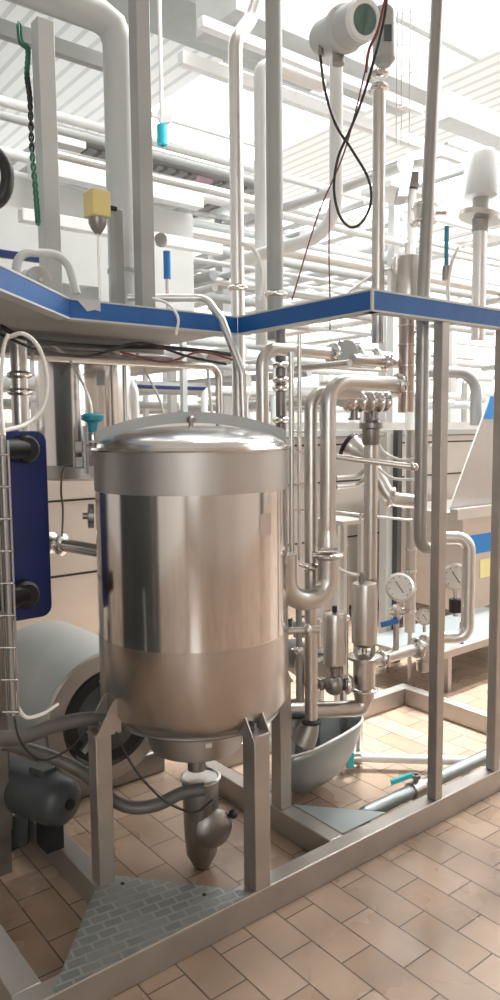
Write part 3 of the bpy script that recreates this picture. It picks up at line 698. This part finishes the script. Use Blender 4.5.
# teal knob with bracket
kc = D(93, 428, 2.36)
kn = thing('air_valve', 'little valve with a teal mushroom knob at the left of the tank rim', 'valve', kc-EZ*.05)
MB().lathe([(.014, -.02), (.016, .0), (.018, .012), (.036, .02), (.037, .034), (.03, .04), (.01, .042)], kc+EZ*.005, seg=10).build('knob', 'teal', kn)
MB().lathe([(.014, -.055), (.017, -.05), (.017, -.02), (.012, -.01)], kc, seg=18).build('valve_body', 'chrome', kn)
MB().tube([kc-EZ*.05-CR*.02, kc-EZ*.05+CR*.045], .010, 12).build('port', 'chrome', kn)
MB().obox(kc-CR*.025-EZ*.07, CR, CF, EZ, .004, .02, .075).obox(kc-CR*.005-EZ*.045, CR, CF, EZ, .022, .02, .003).build('bracket', 'paintlight', kn)
for dz in (-.06, -.11): MB().obox(kc-CR*.045+EZ*dz, CR, CF, EZ, .014, .014, .018).build('solenoid', 'darksteel', kn, bevel=.003)
o = MB().tube(spline([D(*q) for q in [(72, 466, 2.36), (64, 468, 2.38), (61, 490, 2.5), (63, 510, 2.6), (62, 536, 2.8)]], 6), .004, 8).build('cable', 'hose'); tag(o, 'grey cable hanging from the teal-knob valve to the clamped pipe', 'cable')
for k, (lab, pts, r_) in enumerate([
    ('white hose looping under the blue edge at far left', [(6, 338, 2.0), (24, 334, 2.0), (40, 350, 2.02), (47, 382, 2.05), (42, 408, 2.05), (26, 424, 2.0), (2, 431, 1.9)], .006),
    ('white hose hanging straight beside the left edge', [(8, 334, 1.9), (3, 352, 1.9), (1, 400, 1.9), (4, 436, 1.85)], .005),
    ('thin white hose running down to the teal knob valve', [(50, 343, 2.7), (68, 358, 2.65), (82, 382, 2.5), (90, 402, 2.4), (92, 418, 2.37)], .005),
    ('white hose dangling beneath the blue edge behind the lid', [(196, 352, 3.0), (206, 362, 3.0), (209, 385, 3.0), (212, 415, 3.0)], .006),
    ('white hose slanting down in front of the background window strip', [(136, 352, 3.2), (146, 372, 3.2), (158, 396, 3.2), (164, 414, 3.2)], .005),
    ('white hose drooping between the gauge stem and riser, upper of two', [(376, 440, 2.9), (384, 452, 2.9), (400, 460, 2.85), (416, 459, 2.8)], .006),
    ('white hose drooping between the gauge stem and riser, lower of two', [(378, 468, 2.9), (392, 478, 2.9), (414, 480, 2.85)], .006),
    ('white hose curving up behind the square post', [(430, 448, 3.0), (438, 436, 3.0), (440, 415, 3.0), (438, 395, 3.0)], .006),
    ('white hose stub leading to the tall seat valve', [(338, 568, 2.7), (348, 573, 2.74), (362, 576, 2.8)], .006),
    ('white hose arched above the blue edge corner', [(340, 300, 2.7), (358, 285, 2.75), (380, 272, 2.8), (402, 266, 2.85)], .006),
    ('white hose standing right of the valve drum above the blue edge', [(449, 305, 3.0), (448, 285, 3.0), (452, 262, 3.0), (458, 248, 3.0)], .007),
    ('white hose arched above the blue edge right of the grey post', [(176, 335, 2.6), (178, 318, 2.6), (168, 304, 2.6), (152, 298, 2.6)], .005),
    ('white hose curling down left of the second tall pipe', [(240, 243, 2.9), (254, 250, 2.9), (262, 272, 2.9), (259, 300, 2.9)], .008)]):
    o = MB().tube(spline([D(*q) for q in pts], 7), r_, 10).build('air_hose', 'tube'); tag(o, lab, 'hose')
# cable bundles under the platform
for k, (lab, pts, r_, m_) in enumerate([
    ('black cable bundle slung beneath the blue edge, upper', [(0, 326, 2.3), (25, 338, 2.35), (60, 344, 2.5), (110, 347, 2.65), (170, 348, 2.7), (236, 355, 2.9)], .008, 'black'),
    ('black cable slung beneath the blue edge, lower and thinner', [(0, 334, 2.3), (40, 350, 2.4), (90, 356, 2.6), (140, 343, 2.65), (190, 357, 2.7), (226, 364, 2.8)], .005, 'black'),
    ('red-brown cable sagging among the cables under the blue edge', [(120, 352, 2.66), (165, 362, 2.7), (200, 352, 2.72), (234, 360, 2.8)], .004, 'redwire'),
    ('thin red wire hanging past the right of the second tall pipe', [(330, 200, 3.0), (329, 250, 3.0), (330, 300, 3.0), (330, 330, 3.0)], .003, 'redwire'),
    ('thin red wire slanting down from the transmitter', [(368, 60, 2.6), (345, 150, 2.7), (318, 215, 2.9), (292, 300, 3.0)], .003, 'redwire'),
    ('short red wire twisted beside the transmitter housing', [(385, 0, 2.45), (378, 30, 2.45), (369, 50, 2.5), (366, 72, 2.5)], .005, 'redwire')]):
    o = MB().tube(spline([D(*q) for q in pts], 7), r_, 8).build('cable', m_); tag(o, lab, 'cable')
o = MB().box((.2, 2.74, Z0-.075), (1.75, 2.82, Z0-.055)).build('cable_tray', 'darksteel'); tag(o, 'dark cable tray fixed under the platform behind the blue edge', 'cable tray')
# hand tube in front of blue edge
hp = [D(128, 298, 2.75), D(206, 298, 2.75), D(222, 320, 2.72), D(242, 372, 2.7), D(244, 436, 2.7)]
pipe('bent_tube', 'slim steel tube bending down across the blue edge behind the lid', hp, .0145, 'pipelight', rad=.06)
p = D(219, 400, 3.05); t = at(p, 367); pipe('rail_tube', 'grey tube running level under the platform then turning down behind the lid', [at(p, 470), t, runx(t, 32)], .0145, 'pipe', rad=.05)
# hanging tank behind
hg = D(84, 400, 3.35); h0 = hg.z; zz = lambda yy: ZA(hg.x, hg.y, yy)-h0
bt = thing('hanging_tank', 'shaded steel tank hanging beneath the platform at the left rear', 'tank', at(hg, 478))
MB().lathe([(.18, zz(473)), (.205, zz(471)), (.21, zz(462)), (.21, zz(347)), (.1, zz(345))], hg, seg=48).build('shell', 'polished', bt)
MB().lathe([(.20, zz(478)), (.213, zz(476)), (.213, zz(464)), (.20, zz(463))], hg, seg=48).build('base_ring', 'tankband', bt)
MB().obox(hg+CR*.11-CF*.185+EZ*zz(385), CR, CF, EZ, .022, .002, .03).build('label_plate', 'paintlight', bt, label='pale round-cornered plate')
for yy, px, lab in [(395, 20, 'steel upright at far left behind the white hose'), (395, 125, 'thin steel upright at the right side of the hanging tank')]:
    p = D(px, yy, 3.2 if px > 50 else 2.6); pipe('upright_pipe', lab, [at(p, 475), at(p, 340)], .03 if px < 50 else .01, 'pipe', clamps=[(at(p, 375), EZ), (at(p, 392), EZ)] if px < 50 else ())

# ================================================================== ABOVE THE PLATFORM
def sqpost(label, px, w_px, y0, y1, Y, m, grp=None):
    p = YP(px, (y0+y1)/2, Y); hw_ = w_px/FPX*depth(p)/1.4/2
    zb = Z0+.02 if y1 > 280 else ZA(p.x, p.y, y1)
    o = MB().box((p.x-hw_, p.y-hw_, zb), (p.x+hw_, p.y+hw_, ZA(p.x, p.y, y0))).build('square_post', m, bevel=.003)
    return tag(o, label, 'post', grp)
sqpost('dark grey square post rising from the platform to the top edge', 141.5, 22, -30, 300, 2.42, 'paintgrey')
sqpost('light square post under the overhead duct, green chain beside it', 47, 24, 22, 300, 2.62, 'paintlight')
sqpost('short grey post standing in front of the big duct', 117, 15, 210, 300, 2.50, 'paintgrey')
p = YP(121, 160, 2.85); t = at(p, 22)
du = thing('overhead_duct', 'large pale grey mitred duct crossing the top left and dropping to the platform', 'duct', Vector((p.x, p.y, Z0+.02)))
MB().tube(fillet([Vector((p.x, p.y, Z0+.02)), t, t-EX*1.9], .09, 2), .064, 28).build('duct_body', 'paintlight', du)
mb = MB(); mb.tube([at(p, 270), at(p, 274)], .068, 28); mb.build('band', 'paintgrey', du)
o = MB().box((t.x-.5, t.y+.15, t.z-.12), (t.x+.1, t.y+.19, t.z-.06)).build('cross_beam', 'paintgrey'); tag(o, 'dark slim beam passing behind the square posts at upper left', 'beam')
# chain
ch = MB(); pts = spline([D(*q) for q in [(19, 25, 2.62), (21, 42, 2.62), (28, 50, 2.62), (27, 75, 2.6), (30, 100, 2.6), (32, 150, 2.6), (36, 195, 2.6), (38, 222, 2.6)]], 10)
ct = thing('hanging_chain', 'dark green chain dangling beside the light square post', 'chain', pts[-1])
for a, b, m_ in [(0, 30, 'green'), (30, 50, 'black'), (50, len(pts)-1, 'green')]:
    mb = MB()
    for i in range(a, b):
        c = (pts[i]+pts[i+1])/2; dd = (pts[i+1]-pts[i]).normalized(); s_ = CR if i % 2 else CF
        s_ = (s_-dd*s_.dot(dd)).normalized()
        mb.tube([c+dd*.017*math.cos(k*.785)+s_*.0075*math.sin(k*.785) for k in range(8)], .0032, 6, closed=True)
    mb.build('links', m_, ct, label='black links' if m_ == 'black' else None)
# yellow sensor
sy = D(97, 205, 2.62); ysn = thing('level_sensor', 'yellow box sensor on a thin probe above the platform', 'sensor', at(sy, 292))
MB().obox(sy, EX, EY, EZ, .036, .036, .045).build('housing', 'yellow', ysn, bevel=.005)
MB().tube([sy-EZ*.045, sy-EZ*.065, sy-EZ*.085, sy-EZ*.10], [.032, .032, .022, .010], 18).build('neck', 'darksteel', ysn)
MB().tube([sy-EZ*.09, at(sy, 300)], .0045, 10).build('probe', 'pipelight', ysn)
MB().tube([sy+EX*.03, sy+EX*.075], .010, 12).build('plug', 'black', ysn)
# grey handle loop
hl = [D(15, 300, 2.3), D(17, 252, 2.3), D(66, 254, 2.42), D(77, 294, 2.42)]
pipe('handle_tube', 'grey bent tube handle standing above the left blue edge', hl, .0135, 'paintlight', rad=.06)
q = D(36, 280, 2.35); ax = (D(49, 279, 2.2)-q).normalized()
o = thing('small_motor', 'small pale cylinder with flat round face above the left blue edge', 'motor', q-EZ*.04)
MB().lathe([(.03, -.12), (.036, -.10), (.036, .03), (.030, .035)], q, ax, 24).build('housing', 'paintlight', o)
MB().lathe([(.030, .03), (.041, .034), (.041, .045), (.03, .05)], q, ax, 24).build('face_plate', 'paintgrey', o)
MB().tube([q+ax*.045, q+ax*.07], .006, 10).build('shaft', 'chrome', o)
o = MB().box((.9, 2.9, Z0+.02), (1.5, 3.3, Z0+.24)).build('pump_box', 'paintlight', bevel=.01); tag(o, 'pale low box housing on the platform behind the posts', 'housing')
mb = MB(); c = D(-9, 178, 2.0); tc = []
for k in range(28): an = 2*math.pi*k/28; tc.append(c+CR*.045*math.cos(an)+CU*.07*math.sin(an))
o = mb.tube(tc, .018, 12, closed=True).build('coiled_hose', 'black'); tag(o, 'coil of black hose cut off by the left edge', 'hose')

# tall pipes
p = D(236.5, 180, 3.1); tt_ = at(p, 40); e = D(262, 2, 3.15)
pipe('tall_pipe', 'tall steel pipe whose top bends right, left of the pair of tall pipes', [at(p, 425), tt_, D(250, 20, 3.15), D(264, -20, 3.2)], .029, 'pipelight', clamps=[(at(p, 288), EZ)], rad=.12)
p = D(274.5, 180, 2.98); rt = pipe('tall_pipe', 'tall straight grey pipe crossing the whole upper picture right of the bent one', [at(p, 340), at(p, -40)], .0335, 'paintgrey', clamps=[(at(p, 294), EZ)])
p = D(261, 180, 3.5); t = at(p, 62); pipe('white_pipe', 'white pipe with a bent top hidden behind the tall straight pipe', [at(p, 345), t, t+EX*.4+EZ*.0], .032, 'white', rad=.07)
p = D(336, 150, 3.2); t = at(p, 232); s_ = D(300, 243, 3.3); s2 = D(235, 262, 3.5)
pipe('curved_pipe', 'pale pipe dropping under the transmitter then sweeping left', [at(p, 30), t, s2], .029, 'white', rad=.16)
p = D(378.5, 190, 2.75); pipe('upright_pipe', 'slender steel upright with a sensor head on top right of the transmitter', [at(p, 343), at(p, 85)], .0235, 'pipe', clamps=[(at(p, 88), EZ), (at(p, 74), EZ)])
# transmitter
a = D(326, 38, 2.72); b = D(364, 20, 2.5); ax = (b-a).normalized(); L_ = (b-a).length
tr = thing('flow_transmitter', 'white round transmitter housing with a dark green display at the top', 'transmitter', a-EZ*.1)
MB().lathe([(.03, -.035), (.055, -.03), (.062, -.01), (.066, L_*.45), (.078, L_*.48), (.078, L_*.56), (.068, L_*.6), (.068, L_*.86), (.064, L_)], a, ax, 36).build('housing', 'paintlight', tr)
MB().lathe([(.044, L_-.004), (.046, L_+.003)], a, ax, 30).build('display', 'glassgreen', tr, label='dark green round display')
MB().lathe([(.046, L_-.01), (.047, L_+.008), (.062, L_+.008), (.067, L_-.01)], a, ax, 36).build('bezel', 'white', tr)
q = a+ax*L_*.35; MB().tube([q-EZ*.05, q-EZ*.11], .022, 16).build('neck', 'darksteel', tr)
q = D(321, 50, 2.68); MB().tube([q+EZ*.02, q-EZ*.02], .010, 12).build('cable_gland', 'darksteel', tr)
o = MB().tube(spline([D(*q_) for q_ in [(320, 54, 2.68), (325, 90, 2.68), (336, 125, 2.68), (352, 150, 2.68), (368, 178, 2.66), (371, 202, 2.65), (362, 222, 2.65), (350, 227, 2.65), (339, 214, 2.65), (334, 188, 2.65), (338, 158, 2.64), (350, 130, 2.6), (362, 100, 2.58), (374, 60, 2.5), (384, 20, 2.46), (388, -10, 2.45)]], 8), .005, 8).build('cable', 'black')
tag(o, 'black cable looping down below the white transmitter', 'cable')
p = D(384, 40, 2.75); sn = thing('sensor_head', 'grey cylinder sensor head with a dark label, beside the transmitter', 'sensor', at(p, 90))
MB().tube([at(p, 66), at(p, 60), at(p, 14), at(p, 8)], [.024, .042, .042, .03], 24).build('housing', 'paintgrey', sn)
MB().obox(at(p, 40)-CF*.043+CR*.006, CR, CF, EZ, .014, .002, .028).build('label_plate', 'motor', sn, label='dark rectangular label')
# wire rungs
wr = thing('wire_ladder', 'faint wire ladder of thin rods hanging at the upper right', 'wire frame', D(400, 150, 3.6))
for px in (397, 402, 410): p = D(px, 60, 3.6); MB().tube([Vector((p.x, p.y, RZ)), at(p, 145)], .003, 6).build('rod', 'pipelight', wr)
for yy in (12, 42, 72, 105, 135): MB().tube([D(398, yy+3, 3.6), D(413, yy, 3.6)], .003, 6).build('rung', 'pipelight', wr)

# ================================================================== RIGHT REAR
cb = thing('process_cabinet', 'stainless cabinet with blue stripe and sloping hood at the right edge', 'cabinet', G(500, 640, 0))
Yc = 2.95; P = lambda a, b: YP(a, b, Yc)
xl = P(462, 560).x
MB().box((xl, Yc, .22), (xl+1.4, Yc+.7, P(480, 512).z)).build('cabinet_body', 'cladding', cb)
MB().prism([(P(452, 508).x, Yc+.02, P(470, 508).z), (P(492, 400).x, Yc+.02, P(492, 400).z), (P(492, 400).x+.9, Yc+.02, P(492, 400).z), (P(452, 508).x+1.2, Yc+.02, P(470, 508).z)], (0, .012, 0)).build('hood', 'tankband', cb)
MB().prism([(P(487, 415).x, Yc+.015, P(487, 419).z), (P(492.5, 395).x, Yc+.015, P(492.5, 396).z), (P(492.5, 395).x+.5, Yc+.015, P(492.5, 396).z), (P(487, 415).x+.5, Yc+.015, P(487, 419).z)], (0, .004, 0)).build('hood_stripe', 'skyblue', cb, label='bright blue stripe')
MB().box((P(466, 540).x, Yc-.004, P(480, 553).z), (xl+1.35, Yc, P(480, 534).z)).build('stripe', 'skyblue', cb, label='bright blue stripe')
MB().box((P(480, 560).x, Yc-.004, P(485, 577).z), (P(493.5, 560).x, Yc, P(485, 559).z)).build('notice', 'yellowlabel', cb, label='yellow notice')
MB().box((P(450, 508).x, Yc-.06, P(475, 516).z), (xl+1.4, Yc, P(475, 506).z)).build('rail', 'pipelight', cb)
for xx in (xl+.03, xl+1.3): MB().box((xx, Yc+.03, 0), (xx+.05, Yc+.08, .22)).build('leg', 'frame', cb)
bn = thing('low_bench', 'low stainless bench frame on the floor behind the loop pipe', 'bench', G(450, 700, 0))
gx, gy = G(446, 690, 0).x, G(446, 690, 0).y
zt3 = ZA(gx, gy, 648)
MB().box((gx-.22, gy-.04, zt3-.04), (gx+1.0, gy+0, zt3)).build('front_rail', 'frame', bn)
MB().box((gx-.22, gy+.0, zt3-.02), (gx+1.0, gy+.45, zt3-.005)).build('tray', 'galv', bn)
for xx in (gx-.03, gx+.6):
    for y2 in (gy-.035, gy+.41): MB().box((xx, y2, 0), (xx+.03, y2+.03, zt3-.04)).build('leg', 'frame', bn)
mc_ = thing('long_machine', 'long beige stainless clad machine behind the pipework', 'machine', (1.2, 3.85, 0))
MB().box((.6, 3.85, .12), (9, 5.0, 1.40)).build('cladding', 'cladding', mc_, bevel=.01)
MB().box((.6, 3.80, 1.40), (9, 5.0, 1.44)).build('top_ledge', 'paintgrey', mc_)
MB().box((.6, 3.84, 1.44), (9, 3.9, 1.50)).build('back_rail', 'pipelight', mc_)
for z_ in (1.34, 1.07, .65): MB().box((.6, 3.843, z_-.006), (9, 3.851, z_+.006)).build('seam', 'black', mc_)
for x_ in (2.6, 3.7, 4.8, 5.9, 7): MB().box((x_-.005, 3.845, .13), (x_+.005, 3.851, 1.39)).build('seam', 'darksteel', mc_)
for x_ in (.8, 3, 5.2, 7.4): MB().box((x_, 3.9, 0), (x_+.08, 3.98, .12)).build('leg', 'darksteel', mc_)
# uprights behind the gauges
for px, wd, w_, y0, y1, m_, lab in [(386, .028, 4.55, 432, 596, 'paintlight', 'pale square post behind the large pressure gauge'), (397, .020, 4.55, 430, 590, 'motor', 'dark slim post behind the large pressure gauge'), (411, .030, 4.1, 430, 632, 'tankband', 'tall steel canister left of the square post, ring clips on it')]:
    p = D(px, (y0+y1)/2, w_)
    if px == 411:
        o = thing('filter_canister', lab, 'canister', at(p, y1)); MB().tube([at(p, y1), at(p, y0)], wd, 20).build('body', m_, o)
        MB().tube([Vector((p.x, p.y, 0)), at(p, y1)], wd*.4, 12).build('foot', 'frame', o)
        for yy in (550, 572, 590, 612): mb = MB(); mb.tube([at(p, yy), at(p, yy-3)], wd*1.15, 20); mb.build('ring', 'chrome', o)
    else:
        o = MB().box((p.x-wd, p.y-wd, 0), (p.x+wd, p.y+wd, ZA(p.x, p.y, y0))).build('slim_post', m_); tag(o, lab, 'post')
# compact pump and small fittings between the drain pipe and the tall valve
p = D(316, 668, 3.0); bp2 = thing('feed_pump', 'small dark pump head crowded behind the slim drain pipe and scoop', 'pump', (p.x, p.y, 0))
ax = (CR*.3-CF).normalized()
MB().lathe([(.03, -.06), (.075, -.05), (.085, -.03), (.085, .03), (.07, .045), (.03, .05)], p, ax, 28).build('pump_casing', 'darksteel', bp2)
MB().lathe([(.05, -.09), (.062, -.08), (.062, -.05)], p, -ax, 24).build('cover_ring', 'pipe', bp2)
MB().tube([p+ax*-.05, p+ax*-.28], .07, 24).build('motor_housing', 'motor', bp2)
MB().tube([p+EZ*.05, p+EZ*.20], .02, 14).build('outlet', 'pipe', bp2)
MB().obox(p+EZ*.15-ax*.1, CR, CF, EZ, .06, .05, .035).build('terminal_box', 'paintlight', bp2, bevel=.006)
for k in (-1, 1): MB().tube([Vector((p.x, p.y, 0))+EY*.05+EX*.06*k, p+EX*.03*k+EY*.05], .014, 10).build('leg', 'darksteel', bp2)
for px, w_, y0, y1, r_, lab in [(299, 2.7, 600, 700, .012, 'dark slim upright tube between the tank shell and drain pipe'), (346, 3.2, 545, 690, .012, 'slim steel upright tube behind the two cylinder-topped valves')]:
    q = D(px, (y0+y1)/2, w_); pipe('upright_tube', lab, [at(q, y1), at(q, y0)], r_, 'risergrey', seg=12, clamps=[(at(q, (y0+y1)/2), EZ)])
q = D(292, 716, 2.66); o = MB().tube([q, q+CR*.05, q+CR*.075-EZ*.01], .012, 12).tube([q+CR*.068, q+CR*.085], .02, 12).build('hose_coupling', 'black'); tag(o, 'small black hose coupling at the scoop rim under the bottom pipe', 'fitting')
# table/shelf between pipes
a = D(348, 520, 3.1); sh = thing('side_table', 'small steel shelf table seen between the thick pipe and upright', 'table', (a.x, a.y, 0))
MB().box((a.x-.08, a.y-.05, a.z-.012), (a.x+.06, a.y+.12, a.z+.004)).build('table_top', 'pipelight', sh)
for dx, dy in ((-.07, -.045), (.03, -.045), (-.07, .09), (.03, .09)): MB().box((a.x+dx, a.y+dy, 0), (a.x+dx+.02, a.y+dy+.02, a.z-.012)).build('leg', 'pipelight', sh)
for yy, lab in ((478, 'bright tube behind the thick pipe, higher of two'), (487, 'bright tube behind the thick pipe, lower of two')):
    p = D(336, yy, 3.0); pipe('short_tube', lab, [p, p+EX*.12-EZ*.0, D(366, yy-8, 3.05)], .010, 'pipelight', seg=10)
# upper right equipment
p = D(481, 178, 4.2); vt = thing('rear_actuator', 'pale grey canister actuator standing over rear pipes at upper right', 'actuator', at(p, 250))
MB().tube([at(p, 198), at(p, 196), at(p, 156), at(p, 151)], [.07, .09, .09, .07], 28).build('housing', 'paintlight', vt)
MB().tube([at(p, 232), at(p, 196)], .045, 16).build('neck', 'paintgrey', vt)
MB().lathe([(.05, -.02), (.12, -.015), (.12, .015), (.05, .02)], at(p, 217), (EZ+CR*.2).normalized(), 24).build('handwheel', 'pipe', vt)
MB().tube([at(p, 340), at(p, 226)], .04, 16).build('tube', 'pipelight', vt)
p = D(446.5, 248, 3.0); hv = thing('lever_valve', 'teal upright lever handle above the right blue edge', 'valve', at(p, 275))
MB().tube([at(p, 268), at(p, 226)], .009, 10).build('lever', 'teal', hv); MB().tube([at(p, 280), at(p, 266)], .016, 12).build('valve_body', 'darksteel', hv)
for i_, (px, py, w_, lab) in enumerate([(162, 133, 5.0, 'cyan and white valve among the rear pipes at upper left'), (167, 262, 3.6, 'blue valve knob beside the dark grey square post')]):
    p = D(px, py, w_); hv = thing('rear_valve', lab, 'valve', p-EZ*.06)
    MB().tube([p-EZ*.08, p+EZ*.05], .035 if i_ == 0 else .018, 14).build('valve_body', 'cyanpaint' if i_ == 0 else 'handleblue', hv)
    if i_ == 1: MB().tube([Vector((p.x, p.y, Z0+.02)), p-EZ*.07], .010, 10).build('stem', 'pipe', hv)
    if i_ == 0: MB().tube([p-EZ*.08, Vector((p.x, p.y, RZ))], .014, 10).build('stem', 'white', hv)
    q = D(px+3, py-17, w_) if i_ == 0 else D(px-6, py-22, w_)
    MB().lathe([(.03, -.02), (.055, -.018), (.055, .018), (.03, .02)] if i_ == 0 else [(.02, -.02), (.03, -.018), (.03, .018), (.02, .02)], q, -CF, 18).build('handwheel', 'white' if i_ == 0 else 'darksteel', hv)
p = D(420, 165, 5.0)
o = thing('rear_gearbox', 'pale slanted bracket frame behind the riser at upper right', 'bracket', p-EZ*.2)
MB().prism([D(398, 196, 5), D(407, 152, 5), D(440, 146, 5), D(440, 156, 5), D(414, 160, 5), D(408, 196, 5)], CF*.15).build('bracket_arm', 'paintlight', o)
q = D(412, 190, 5.1); MB().tube([Vector((q.x, q.y, 0)), q], .03, 12).build('column', 'white', o)
MB().obox(D(410, 182, 5.1), CR, CF, EZ, .05, .05, .05).build('motor_block', 'darksteel', o)
o = MB().obox(D(395, 193, 5.2), EX, EY, EZ, .2, .14, .02).build('rear_shelf', 'white'); tag(o, 'white shelf plate below the slanted bracket', 'shelf')

# ================================================================== HALL BACKGROUND
def beamx(name, label, cat, px0, py0, Y, px1, th, dp, m, group=None, kind=None):
    a = YP(px0, py0, Y); b = runx(a, px1)
    if b.x < a.x: a, b = b, a
    o = MB().box((a.x, Y-dp/2, a.z-th/2), (b.x, Y+dp/2, a.z+th/2)).build(name, m, bevel=.005)
    return tag(o, label, cat, group)
beamx('roof_beam', 'long pale grey roof beam slanting across the upper right', 'beam', 440, 108, 6.0, 600, .30, .3, 'paintlight')
o = beamx('duct_beam', 'flat grey duct beneath the roof behind the transmitter', 'duct', 330, 62, 6.4, 100, .42, .7, 'paintgrey')
beamx('roof_beam', 'slim white roof beam crossing above the mezzanine grating, upper of two', 'beam', 200, 22, 4.3, 420, .07, .07, 'white')
beamx('roof_beam', 'slim white roof beam crossing above the mezzanine grating, lower of two', 'beam', 180, 58, 4.5, 460, .09, .07, 'white')
beamx('ceiling_duct', 'wide pale duct at the very top between the posts', 'duct', 215, -6, 4.6, 420, .42, .5, 'paintlight')
# mezzanine: gratings running away
mz = thing('mezzanine_floor', 'underside of a distant mezzanine with dark gratings and pink panels', 'mezzanine', (5, 8, 4.3))
MB().box((3.2, 7.0, 4.35), (6.0, 15.5, 4.42)).build('slab', 'paintgrey', mz)
MB().box((3.2, 7.0, 4.25), (3.5, 15.5, 4.35)).build('edge_beam', 'white', mz)
for k in range(3):
    MB().box((3.6+k*.85, 7.2, 4.32), (4.1+k*.85, 15, 4.348)).build('grating', 'slatgrey', mz)
    MB().box((4.12+k*.85, 7.2, 4.30), (4.34+k*.85, 15, 4.345)).build('panel', 'pinkpanel' if k < 2 else 'white', mz, label='pale pink panel' if k < 2 else None)
for x_, y_ in ((3.3, 8), (3.3, 12), (5.9, 8), (5.9, 12)): MB().box((x_, y_, 0), (x_+.16, y_+.16, 4.25)).build('column', 'white', mz)
# pipe racks: lines of pipes at several levels with portal posts
def rpipe(a, b, r, m, label, group, name='rack_pipe'):
    o = MB().tube([a, b], r, 10).build(name, m); return tag(o, label, 'pipe', group)
rnd = random.Random(11)
for i in range(38):                                       # along X, behind
    Y = 5.2+rnd.random()*4.5; z = 1.75+rnd.random()*2.6; x0 = 1.0+rnd.random()*2; x1 = x0+4+rnd.random()*7
    rpipe((x0, Y, z), (min(x1, 15.5), Y, z), .022+rnd.random()*.045, rnd.choice(['white', 'pipelight', 'white', 'paintlight']), 'pale pipe running crosswise in the bright rack behind', 'crosswise pipes of the rear rack')
for i in range(36):                                       # along Y
    X = 3.6+rnd.random()*6.5; z = 1.7+rnd.random()*2.6; y0 = 4.9+rnd.random()*2; y1 = y0+4+rnd.random()*6
    rpipe((X, y0, z), (X, min(y1, 17.5), z), .022+rnd.random()*.045, rnd.choice(['white', 'pipelight', 'white', 'paintlight']), 'pale pipe running away from the viewer in the bright rack behind', 'lengthwise pipes of the rear rack')
for i in range(16):
    X = 2.0+rnd.random()*9; Y = 5.3+rnd.random()*6; w_ = .03+rnd.random()*.04
    o = MB().box((X, Y, 0), (X+w_*2, Y+w_*2, 2.6+rnd.random()*2)).build('rack_post', 'white'); tag(o, 'white square rack post standing among the rear pipes', 'post', 'white posts of the rear rack')
for i in range(16):                                       # bent pipes standing on the long machine
    X = 1.9+i*.36+rnd.random()*.2; Y = 4.0+rnd.random()*.8; z = 1.62+rnd.random()*.45; r_ = .016+rnd.random()*.022
    d1 = EX if rnd.random() < .6 else EY
    p0 = Vector((X, Y, z)); path = [Vector((X, Y, 1.442)), p0, p0+d1*(.3+rnd.random()*.5)]
    o = MB().tube(fillet(path, .08), r_, 12).build('rack_elbow', rnd.choice(['pipelight', 'white'])); tag(o, 'pale elbow pipe rising from the long machine behind', 'pipe', 'elbow pipes over the long machine')
# a rear tank wall behind the left posts and right rack railing
beamx('rear_beam', 'white beam band crossing behind the left posts', 'beam', 30, 165, 4.6, 200, .10, .1, 'white')
beamx('rear_beam', 'white tubular beam low behind the left posts with a navy stripe below', 'beam', 20, 215, 4.2, 220, .07, .07, 'white')
beamx('rear_stripe', 'long thin navy stripe board behind the lid and hanging tank', 'board', 60, 384, 5.4, 236, .03, .04, 'navy')
beamx('rear_stripe', 'short navy stripe board beside the left handle tube', 'board', -10, 252, 4.0, 42, .04, .04, 'navy')
o = MB().box((1.5, 4.7, 2.25), (3.2, 4.8, 3.05)).box((1.52, 4.72, 1.442), (1.56, 4.76, 2.25)).box((3.1, 4.72, 1.442), (3.14, 4.76, 2.25)).build('screen_board', 'paintlight'); tag(o, 'flat pale panel behind the yellow sensor', 'panel')
pipe('rail_loop', 'grey rail loop standing on the long machine at the right', [D(420, 372, 5.2), D(476, 372, 5.3), D(476, 425, 5.3)], .04, 'paintgrey', rad=.14)

sp = bpy.data.lights.new('floor_fill_spot', 'SPOT'); sp.energy = 2900; sp.spot_size = R(36); sp.spot_blend = .7; sp.shadow_soft_size = .2; sp.color = (.97, .99, 1)  # added spot and bell shade, out of view, to brighten the rear floor
so = bpy.data.objects.new('floor_fill_spot', sp); COL.objects.link(so); so.location = (4.0, 3.4, 5.55); so.rotation_euler = (R(-3), R(8), 0)
bl = thing('added_lamp', 'added bell-shaped lamp, unseen, brightening the floor behind the frame', 'light', (4.0, 3.4, 5.6))
MB().lathe([(.26, 5.6), (.24, 5.72), (.10, 5.86), (.06, 5.95), (.02, 5.96)], (4.0, 3.4, 0), seg=28).build('lamp_shade', 'paintlight', bl)
MB().lathe([(.22, 5.60), (.22, 5.61)], (4.0, 3.4, 0), seg=28).build('lamp_lens', 'lamp', bl)
MB().tube([(4.0, 3.4, 5.95), (4.0, 3.4, RZ)], .01, 8).build('hanger', 'chrome', bl)
area('strip_light_glow', (4.7, 2.5, 5.79), (0, 0, 0), 5.3, .24, 215, (1, .985, .96))
area('roof_fill_near', (2.85, 8.5, RZ-.05), (0, 0, 0), 2.6, 9, 120, (.95, .985, 1))  # added fill light below solid roof sheet, no skylight bay here
area('skylight_glow_mid', (7.3, 7, RZ-.05), (0, 0, 0), 2.5, 20, 400, (.95, .985, 1))
area('skylight_glow_far', (11.9, 7, RZ-.05), (0, 0, 0), 2.5, 20, 340, (.95, .985, 1))
SC.view_settings.view_transform = 'Standard'; SC.view_settings.look = 'None'
SC.view_settings.gamma = 1; SC.view_settings.use_curve_mapping = False; SC.view_settings.exposure = 0.35
